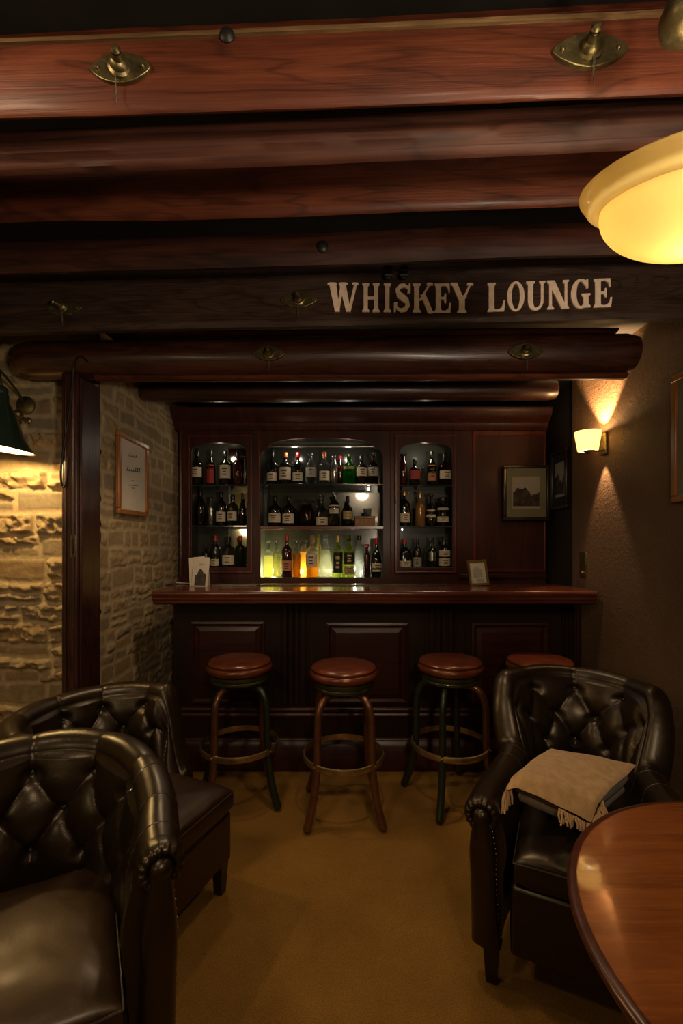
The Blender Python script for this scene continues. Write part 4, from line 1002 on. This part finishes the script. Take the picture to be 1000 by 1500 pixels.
# ------------------------------------------------------------------ tub armchairs
def sstep(a, b, x):
    t = min(1, max(0, (x - a) / (b - a))); return t * t * (3 - 2 * t)
def tub_chair(label, loc, rz, w=.25, f=.42, bd=.22, yb=.10, Hb=.80, Ha=.60, y0=-.02, y1=.22, r=.055, rb=.045, lean=.10, flare=.05, seat=.45, sw=None, sy=(-.50, .20), arms=True,
              rows=(.10, .20, .30), du=.065, tuft_arm=0., nails=False, leg_h=.13, seams=True, col='leather', seatcol='leather', seat_r=.07, ex=1.0, front_w=None):
    o = thing('tufted_armchair', label, 'armchair', loc, rz, 'brown leather tufted armchairs')
    # plan curve
    raw = []
    fw = front_w if front_w else w
    for i in range(60):
        t = i / 60; y = -f + (yb + f) * t; raw.append((-(fw + (w - fw) * sstep(0, 1, t)), y))
    for i in range(121):
        a = PI - PI * i / 120; c, s_ = math.cos(a), math.sin(a)
        raw.append((w * math.copysign(abs(c) ** ex, c), yb + bd * abs(s_) ** ex))
    for i in range(60):
        t = 1 - (i + 1) / 60; y = -f + (yb + f) * t; raw.append(((fw + (w - fw) * sstep(0, 1, t)), y))
    L = [0]
    for a, b in zip(raw, raw[1:]): L.append(L[-1] + math.hypot(b[0] - a[0], b[1] - a[1]))
    N = 230; pl = []; j = 0
    for i in range(N + 1):
        s_ = L[-1] * i / N
        while j < len(L) - 2 and L[j + 1] < s_: j += 1
        t = (s_ - L[j]) / (L[j + 1] - L[j]); pl.append((raw[j][0] + (raw[j + 1][0] - raw[j][0]) * t, raw[j][1] + (raw[j + 1][1] - raw[j][1]) * t, s_ - L[-1] / 2))
    nm = []
    for i in range(N + 1):
        a = pl[max(0, i - 4)]; b = pl[min(N, i + 4)]; dx, dy = b[0] - a[0], b[1] - a[1]; l = math.hypot(dx, dy); nm.append((-dy / l, dx / l))
    def HH(y): return Ha + (Hb - Ha) * sstep(y0, y1, y)
    def RR(y): return r + (rb - r) * sstep(y0, y1, y)
    zb = .36; NI, NR, NO = 64, 22, 12; pts = []; ctr = []; outl = []
    for i, (x, y, s_) in enumerate(pl):
        nx, ny = nm[i]; H = HH(y); rr = RR(y); bk = sstep(y0 - .03, y1, y); ln = lean * bk + flare * (1 - bk) * .4
        cross = []
        vt0 = H - rr
        for k in range(NI):
            t = k / NI; z = zb + (vt0 - zb) * t; off = ln * t ** 1.5 - .012 * math.sin(PI * t)
            vt = H - z; am = (tuft_arm + (1 - tuft_arm) * bk)
            v = (vt - rows[0]) / (rows[1] - rows[0])  # 0 at the first row
            nr = len(rows) - 1; u = s_ / du
            if v < 0: A = abs(math.sin(PI * u / 2)) ** .8; A = A * 1.0; fade = sstep(-1.0, -.5, v) * .6 + .4
            elif v > nr:
                ph = 0 if nr % 2 == 0 else 1; A = abs(math.sin(PI * (u + ph) / 2)) ** .8; fade = 1 - .6 * sstep(nr, nr + 1.6, v)
            else:
                A = (abs(math.sin(PI * (u + v) / 2)) * abs(math.sin(PI * (u - v) / 2))) ** .42; fade = 1
            # button wells
            well = 0
            for jr in range(len(rows)):
                un = round((u - jr % 2) / 2) * 2 + jr % 2
                dd = ((u - un) * du) ** 2 + ((v - jr) * (rows[1] - rows[0])) ** 2; well = max(well, math.exp(-dd / (.017 ** 2)))
            disp = am * (.026 * A * fade - .020 * well)
            edge = sstep(0, .06, t)
            off -= disp * edge; cross.append((off, z))
        oT = ln; cx_, cz_ = oT + rr, H - rr
        am2 = (tuft_arm + (1 - tuft_arm) * bk)
        for k in range(NR + 1):
            a = PI - (PI + 1.15) * k / NR
            fd = 1 - sstep(0, .75, k / NR); pl_ = abs(math.sin(PI * (s_ / du) / 2)) ** .5
            r2 = rr * (1 - .12 * (1 - pl_) * am2 * (1 - sstep(.5, 1, k / NR))) + .004 * fd * am2 * pl_
            if seams and am2 < 1 and tuft_arm == 0: r2 *= 1
            cross.append((cx_ + r2 * math.cos(a), cz_ + r2 * math.sin(a)))
        xo = cx_ + rr * math.cos(-1.15) - .004; zo = cz_ + rr * math.sin(-1.15)
        ob = ln * .4 + rr * 1.2
        for k in range(1, NO + 1):
            t = k / NO; cross.append((xo + (ob - xo) * sstep(0, 1, t), zo + (leg_h - zo) * t))
        pts.append([(x + nx * a_, y + ny * a_, z_) for a_, z_ in cross]); ctr.append((x + nx * cx_, y + ny * cx_, cz_, rr, nx, ny)); outl.append((x + nx * ob, y + ny * ob))
    # inner drop and underside
    full = []
    for i, row in enumerate(pts):
        x, y, s_ = pl[i]; nx, ny = nm[i]
        full.append([(x + nx * .01, y + ny * .01, leg_h)] + row)
    g = G(); g.grid(full, closev=True); nc = len(full[0])
    g.f.append(tuple(range(nc))); g.f.append(tuple(N * nc + k for k in range(nc)))
    g.build('backrest', col, o, sharp=75)
    # buttons
    NB = 0
    for jr, vt in enumerate(rows):
        for kk in range(-12, 13):
            if (kk + jr) % 2: continue
            s0 = kk * du; i = min(range(N + 1), key=lambda q: abs(pl[q][2] - s0))
            if abs(pl[i][2] - s0) > .01: continue
            y = pl[i][1]; bk = sstep(y0 - .03, y1, y)
            if bk < (.45 if tuft_arm == 0 else 0): continue
            H = HH(y); z = H - vt
            if z < zb + .04: continue
            k = min(range(NI), key=lambda q: abs(pts[i][q][2] - z)); p = pts[i][k]; nx, ny = nm[i]
            R = Vector((-nx, -ny, .15)).to_track_quat('Z', 'Y').to_matrix()
            G().lathe([(.0095, -.002), (.010, .001), (.008, .004), (.004, .0055), (.0004, .006)], (p[0] - nx * .001, p[1] - ny * .001, p[2]), 12, R).build('button', 'button', o); NB += 1
    # arm seams
    for i in range(4, N - 3):
        pass
    # arm fronts
    for e, sgn in ((0, -1), (N, 1)):
        cxx, cyy, czz, rr, nx, ny = ctr[e]; yf = pl[e][1]
        if arms:
            g = G(); na = 48; prof2 = []
            rad = [(1.02, .012), (1.04, -.010), (.98, -.026), (.82, -.036), (.62, -.034), (.50, -.022), (.44, -.012)]
            rows_ = []
            for k in range(na):
                a = 2 * PI * k / na; pleat = 1 + .045 * math.sin(16 * a) ; row = []
                for q, (rf, yy) in enumerate(rad):
                    amp_ = math.sin(PI * q / (len(rad) - 1)); row.append((cxx + rr * rf * (1 + .035 * math.sin(16 * a) * amp_) * math.cos(a), yf + yy - .004 * amp_ * math.sin(16 * a), czz + rr * rf * (1 + .035 * math.sin(16 * a) * amp_) * math.sin(a)))
                rows_.append(row)
            g.grid(rows_, closeu=True); c_ = g.build('pleated_scroll', col, o, sharp=80)
            g = G(); R = Matrix.Rotation(PI / 2, 3, 'X'); g.lathe([(rr * .52, 0), (rr * .52, .016), (rr * .46, .028), (rr * .26, .037), (.0005, .039)], (cxx, yf - .012, czz + rr * .02), 28, R); g.build('scroll_cap', col, c_)
            # front column sweeping down to the base
            g = G(); rows_ = []; nz = 26
            zt = czz + rr * .02
            for k in range(nz + 1):
                t = k / nz; z = zt + (leg_h - zt) * t; sweep = .016 * math.sin(PI * t * 1.1) - .020 * sstep(.6, 1, t); wd = rr * (.52 + .36 * sstep(0, .30, t) - .14 * math.sin(PI * t)); xc = cxx - sgn * rr * .25 * t
                rows_.append([(xc + wd * math.sin(b), yf - .014 - .034 * (max(0, math.cos(b)) ** .6) - sweep * .5, z) for b in [-PI / 2 + PI * q / 14 for q in range(15)]] + [(xc + wd, yf + .02, z), (xc - wd, yf + .02, z)])
            g.grid(rows_, closev=True); g.f.append(tuple(range(17))); g.f.append(tuple(nz * 17 + q for q in range(17)))
            g.build('arm_front', col, o, sharp=80)
            if nails:
                for k in range(2, nz - 1):
                    row = rows_[k]
                    for q in (0, 14) if nails == 2 else ((14,) if sgn > 0 else (0,)):
                        p = row[q]; no = G().sphere((p[0], p[1] - .004, p[2]), .0024, 6).build('nailhead', 'nail', o)
    if nails == 2:
        for i in range(0, N + 1):
            y = pl[i][1]
            if y0 + .04 < y < y1 + .05 and i % 2 == 0:
                p = pts[i][NI + NR - 3]; G().sphere(p, .0042, 6).build('nailhead', 'nail', o)
    # seams across the roll where the arm meets the back
    if seams:
        for i in range(N + 1):
            y = pl[i][1]
            for ys in seams if isinstance(seams, (list, tuple)) else (y0 + .01,):
                if i and (pl[i - 1][1] - ys) * (y - ys) <= 0 and abs(pl[i][2]) > .1:
                    G().tube([Vector(p) for p in pts[i][NI - 14:NI + NR - 1]], .0016, 5).build('roll_seam', 'button', o)
    # seat cushion
    sw_ = sw if sw else w - .015; ya, yb2 = sy; g = G(); nu, nv = 40, 40
    top = seat; th = .13
    def cush(u, v, side):
        # u,v in -1..1
        e = .16
        fx = 1 - .05 * (v * .5 + .5)
        x = sw_ * fx * u; y = (ya + yb2) / 2 + (yb2 - ya) / 2 * v
        m = max(abs(u), abs(v)); rim = (max(0, 1 - abs(u) ** 7) * max(0, 1 - abs(v) ** 7)) ** .45
        crown = .018 * (1 - u * u) * (1 - v * v)
        wr = .004 * mnoise.noise(Vector((x * 9 + loc[0] * 3, y * 9, 2.2))) + .0018 * mnoise.noise(Vector((x * 30 + y * 18, y * 26, 5)))
        z = top - th / 2 + side * (th / 2 * (rim * .62 + .38) + (crown + wr if side > 0 else 0))
        if rim < 1e-3: z = top - th / 2
        return (x, y, z)
    uu = [math.sin(PI / 2 * (-1 + 2 * i / nu)) for i in range(nu + 1)]
    tp = [[cush(a, b, 1) for b in uu] for a in uu]; bt = [[cush(a, b, -1) for b in uu] for a in uu]
    g.grid(tp); g.grid(bt)
    g.build('seat_cushion', seatcol, o, sharp=80)
    per = [tp[i][0] for i in range(nu)] + [tp[nu][i] for i in range(nu)] + [tp[i][nu] for i in range(nu, 0, -1)] + [tp[0][i] for i in range(nu, 0, -1)]
    pc = [((x) * 1.004, ya + (y - ya) * 1.0 + (-.002 if y < ya + .01 else 0), z + th * .22) for x, y, z in per]
    ps = []
    for i, p in enumerate(pc):
        if not ps or (Vector(p) - Vector(ps[-1])).length > .004: ps.append(p)
    g = G(); g.tube(ps, .003, 6, closed=True); g.build('piping', 'button', o)
    # base rail and legs
    g = G(); fx = sw_ + (.012 if arms else .004); g.box(-fx, fx, ya + .012, yb2, leg_h, top - th + .012); g.build('seat_rail', seatcol, o, .012)
    lx = sw_ - .02 if not arms else abs(outl[0][0]) - .03
    for lx_, ly in ((-lx, ya + .05), (lx, ya + .05), (-w * .8, yb + bd * .55), (w * .8, yb + bd * .55)):
        g = G(); g.add([(lx_ + sx * a_, ly + sy_ * a_, z) for z, a_ in ((0, .017), (leg_h + .02, .026)) for sx, sy_ in ((-1, -1), (1, -1), (1, 1), (-1, 1))],
                       [(0, 3, 2, 1), (4, 5, 6, 7), (0, 1, 5, 4), (1, 2, 6, 5), (2, 3, 7, 6), (3, 0, 4, 7)]); g.build('leg', 'chair_leg', o, .003)
    return o
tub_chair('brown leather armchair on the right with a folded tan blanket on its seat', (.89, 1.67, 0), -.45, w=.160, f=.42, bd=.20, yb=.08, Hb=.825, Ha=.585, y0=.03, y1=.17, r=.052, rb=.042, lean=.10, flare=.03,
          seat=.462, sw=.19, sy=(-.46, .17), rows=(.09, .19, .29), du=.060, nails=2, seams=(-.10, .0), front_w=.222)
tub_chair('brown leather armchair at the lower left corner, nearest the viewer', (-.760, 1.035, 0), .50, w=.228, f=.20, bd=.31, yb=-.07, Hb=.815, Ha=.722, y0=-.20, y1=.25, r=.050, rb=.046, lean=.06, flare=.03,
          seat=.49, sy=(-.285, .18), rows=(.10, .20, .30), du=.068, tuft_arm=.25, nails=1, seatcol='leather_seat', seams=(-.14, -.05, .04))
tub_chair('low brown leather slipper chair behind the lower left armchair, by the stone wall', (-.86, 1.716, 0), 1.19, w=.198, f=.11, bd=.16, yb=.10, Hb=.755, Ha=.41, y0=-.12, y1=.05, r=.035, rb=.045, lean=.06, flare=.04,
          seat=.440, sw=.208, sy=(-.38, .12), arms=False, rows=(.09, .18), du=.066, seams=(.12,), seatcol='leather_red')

# ------------------------------------------------------------------ blanket
def blanket():
    o = thing('folded_blanket', 'folded tan fringed blanket lying on the right armchair seat', 'blanket', (0, 0, 0))
    Bk, Rt, Ft, Lf = P(806, 1098, 1.86), P(931, 1122, 1.66), P(863, 1190, 1.47), P(741, 1135, 1.62)
    Bk.z, Rt.z, Ft.z, Lf.z = .545, .56, .535, .55
    Bk, Rt, Ft, Lf = [Vector(((px - CX) / F * d, d, z)) for px, py, z in ((806, 1098, .600), (932, 1120, .605), (862, 1180, .575), (741, 1130, .650)) for d in [(EYE - z) * F / (py - HY)]]
    def patch(name, mat, c, th, sag, bulge, n=36, seed=0, parent=o):
        g = G(); A, B, C, D_ = c; tp = []; bt = []
        for i in range(n + 1):
            ra, rb_ = [], []
            for j in range(n + 1):
                u, v = i / n, j / n; p = A.lerp(B, u).lerp(D_.lerp(C, u), v)
                e = min(u, 1 - u, v, 1 - v); rnd_ = math.sqrt(max(0, 1 - (1 - min(1, e / .06)) ** 2))
                wz = .006 * mnoise.noise(Vector((p.x * 7, p.y * 7, seed))) + .002 * mnoise.noise(Vector((p.x * 25, p.y * 25, seed)))
                zz = p.z + bulge * math.sin(PI * u) * math.sin(PI * v) + wz - sag(u, v)
                ra.append((p.x, p.y, zz + th / 2 * rnd_)); rb_.append((p.x, p.y, zz - th / 2 * rnd_))
            tp.append(ra); bt.append(rb_)
        g.grid(tp); g.grid(bt); return g.build(name, mat, parent, sharp=80), tp
    def shrink(c, k, dz): m_ = (c[0] + c[1] + c[2] + c[3]) / 4; return [m_ + (q - m_) * k + Vector((0, 0, dz)) for q in c]
    c0 = [Bk, Rt, Ft, Lf]
    patch('lower_fold', 'blanket_under', shrink(c0, .84, -.082), .040, lambda u, v: 0, .0, seed=4)
    patch('middle_fold', 'blanket_under', shrink(c0, .90, -.044), .038, lambda u, v: .004 * v, .0, seed=2)
    # top flap: its front-left edge hangs over the folds
    _, tp = patch('top_fold', 'blanket', [Bk, Rt, Ft + Vector((.0, -.012, -.01)), Lf + Vector((-.008, -.01, 0))], .014, lambda u, v: .030 * sstep(.84, 1, v) + .022 * sstep(.16, 0, u) * sstep(.3, 1, v) + .006 * math.sin(7 * v) * sstep(.7, 1, u), .006, seed=1)
    rnd = random.Random(5)
    def fringe(nm, a, b, n, ln, dirv):
        for k in range(n):
            t = k / (n - 1); p = a.lerp(b, t); q = []
            dx, dy = rnd.uniform(-.008, .008), rnd.uniform(-.006, .006); l = ln * rnd.uniform(.8, 1.1)
            for s_ in range(6):
                f_ = s_ / 5; q.append(p + dirv * (l * f_ * .75) + Vector((dx * f_ + .002 * math.sin(8 * f_ + k), dy * f_, -l * f_ * (.35 + .5 * f_))))
            G().tube(q, [.0036, .0032, .0036, .0034, .0032, .0028], 6).build(nm, 'blanket', o)
    n = 36; front = [Vector(tp[i][n]) for i in range(n + 1)]      # edge v=1: left corner (u=0) to front corner (u=1)
    fringe('fringe_tassel', front[int(n * .66)] + Vector((0, 0, -.006)), front[n] + Vector((0, 0, -.008)), 16, .040, Vector((-.25, -.55, 0)))
    rt = [Vector(tp[n][j]) for j in range(n + 1)]
    fringe('fringe_tassel', rt[n] + Vector((0, 0, -.008)), rt[int(n * .80)] + Vector((0, 0, -.008)), 16, .062, Vector((.15, -.70, 0)))
    fringe('fringe_tassel', Vector(tp[0][n]) + Vector((.0, 0, -.008)), Vector(tp[0][int(n * .88)]) + Vector((0, 0, -.008)), 9, .075, Vector((-.30, -.55, 0)))
    return o
blanket()

# ------------------------------------------------------------------ round table
o = thing('round_table', 'polished reddish round table at the lower right corner', 'table', (.826, .640, 0))
g = G(); g.lathe([(.35, .716), (.405, .718), (.425, .722), (.434, .728), (.438, .735), (.436, .740), (.443, .743), (.447, .750), (.445, .757), (.438, .7605), (.430, .7615)], (0, 0, 0), 128, cap=False)
g.build('table_edge', 'table_edge', o, sharp=50)
g = G(); g.lathe([(.0005, .7618), (.20, .7618), (.431, .7614), (.431, .7500), (.0005, .7500)], (0, 0, 0), 128, cap=False); g.build('table_top', 'table', o, sharp=50)
g = G(); g.lathe([(.15, .09), (.14, .11), (.07, .14), (.045, .18), (.06, .24), (.075, .30), (.06, .38), (.04, .44), (.04, .60), (.06, .65), (.11, .69), (.20, .715)], (0, 0, 0), 40); g.build('pedestal', 'table_edge', o)
for k in range(4):
    a = PI / 4 + k * PI / 2; c, s_ = math.cos(a), math.sin(a)
    G().tube(smooth_path([(.08 * c, .08 * s_, .13), (.17 * c, .17 * s_, .12), (.26 * c, .26 * s_, .05), (.31 * c, .31 * s_, .022)]), .021, 12).build('foot', 'table_edge', o)

# ------------------------------------------------------------------ lights
def light(kind, name, loc, energy, col, size=.05, rot=None, spot=None, blend=.5, shape=None):
    l = bpy.data.lights.new(name, kind); l.energy = energy; l.color = col
    if kind in ('POINT', 'SPOT'): l.shadow_soft_size = size
    if kind == 'AREA': l.size = size; l.shape = 'DISK'
    if kind == 'SPOT': l.spot_size = spot; l.spot_blend = blend
    o_ = bpy.data.objects.new(name, l); COL.objects.link(o_); o_.location = loc
    if rot: o_.rotation_euler = rot
    return o_
def aim(o_, tgt): o_.rotation_euler = (Vector(tgt) - Vector(o_.location)).to_track_quat('-Z', 'Y').to_euler()
WARM = (1, .66, .34)
light('POINT', 'pendant_light', PD + Vector((0, 0.0, .07)), 5.5, (1, .78, .48), .03)
light('POINT', 'pendant_bulb_light', PD + Vector((-.022, -.060, -.004)), 1.9, (1, .95, .74), .012)
light('POINT', 'pendant_light_down', PD + Vector((0, -.01, -.075)), 1.2, (1, .74, .42), .04)
SC = Vector((XR - .092, 2.49, 1.955))
light('POINT', 'sconce_light', SC + Vector((0, 0, .05)), 5.0, (1, .60, .26), .02)
light('SPOT', 'sconce_up_light', (XR - .050, 2.49, 1.985), 160, (1, .58, .26), .008, rot=(PI, .06, 0), spot=math.radians(76), blend=.5)
light('SPOT', 'sconce_down_light', (XR - .035, 2.49, 1.90), 17, (1, .62, .32), .006, rot=(0, .05, 0), spot=math.radians(56), blend=.5)
LP_ = P(-8, 655, 1.93); light('POINT', 'wall_lamp_light', LP_ + Vector((0, 0.02, .03)), 14, (1, .66, .26), .025)
light('POINT', 'shelf_light', (cx(392), CD + .140, C3 + .035), 10.0, (1, .90, .45), .015)
light('POINT', 'shelf_light', (cx(439), CD + .14, C3 + .04), 2.6, (1, .84, .45), .015)
light('POINT', 'shelf_light', (cx(478), CD + .15, C3 + .04), 4.5, (1, .92, .6), .015)
light('POINT', 'shelf_light', (cx(522), CD + .16, C3 + .05), 1.6, (1, .93, .7), .015)
light('POINT', 'cabinet_spot_light', (cx(541), CD + .09, C1 - .05), .04, (1, .95, .85), .01)
light('POINT', 'cabinet_spot_light', (cx(592), CD + .11, R2 - .04), .12, (1, .95, .85), .01)
light('POINT', 'corner_fill_light', (-1.7, -1.1, 1.7), 12, (1, .78, .45), .12)  # unseen light added so the khaki wall shows in the mirror
for xx, en in ((430, .8), (510, .8)): light('POINT', 'cabinet_fill_light', (cx(xx), CD + .03, cz(652) - .02), en, (1, .9, .72), .02)  # unseen lights added to brighten the bottle labels, here and just below
light('POINT', 'cabinet_fill_light', (cx(320), CD + .03, cz(655)), .35, (1, .85, .62), .02)
light('POINT', 'cabinet_fill_light', (cx(623), CD + .03, cz(655)), .4, (1, .85, .62), .02)
# unseen fill lights added around the room, no fittings modelled
a = light('SPOT', 'beam_fill_light', (.70, -.45, 1.42), 72, (1, .80, .58), .10, spot=math.radians(84), blend=.6); aim(a, (.22, 1.0, 2.42))  # added low beside the viewer to brighten the ceiling beams
a = light('AREA', 'room_fill_light', (.35, -.7, 2.25), 11, (1, .74, .48), .22); aim(a, (.2, 1.6, .4))  # added area fill for the chairs, no real ceiling fitting
a = light('AREA', 'room_fill_light', (-.9, .35, 2.30), 6, (1, .72, .44), .22); aim(a, (-1.0, 1.5, .5))  # second added area fill, over the left chairs
a = light('SPOT', 'alcove_fill_light', (-.55, 2.28, 2.14), 14, (1, .72, .44), .05, rot=(0, 0, 0), spot=math.radians(130), blend=.8)  # added fill for the bar top and stone side wall
a = light('SPOT', 'alcove_fill_light', (.72, 2.34, 2.14), 8, (1, .74, .48), .05, rot=(.15, 0, 0), spot=math.radians(120), blend=.8)  # added fill for the right end of the counter
a = light('SPOT', 'floor_fill_light', (.15, 1.5, 2.2), 20, (1, .68, .38), .05, rot=(0, 0, 0), spot=math.radians(84), blend=.8)  # added fill to brighten the carpet

w = bpy.data.worlds.new('World'); S.world = w; w.use_nodes = True
w.node_tree.nodes['Background'].inputs[0].default_value = (1, .7, .45, 1); w.node_tree.nodes['Background'].inputs[1].default_value = .01

cam = bpy.data.cameras.new('camera'); co = bpy.data.objects.new('camera', cam); COL.objects.link(co)
co.location = (0, 0, EYE); co.rotation_euler = (PI / 2, 0, 0)
cam.sensor_fit = 'VERTICAL'; cam.sensor_height = 36; cam.lens = F / 1500 * 36; cam.shift_y = 50 / 1500; cam.clip_start = .05
S.camera = co
S.view_settings.view_transform = 'Standard'; S.view_settings.look = 'None'; S.view_settings.gamma = 1; S.view_settings.use_curve_mapping = False
S.view_settings.exposure = 0
S.cycles.use_denoising = True
S.cycles.max_bounces = 8; S.cycles.transparent_max_bounces = 8; S.cycles.caustics_reflective = False; S.cycles.caustics_refractive = False
S.cycles.sample_clamp_indirect = 4
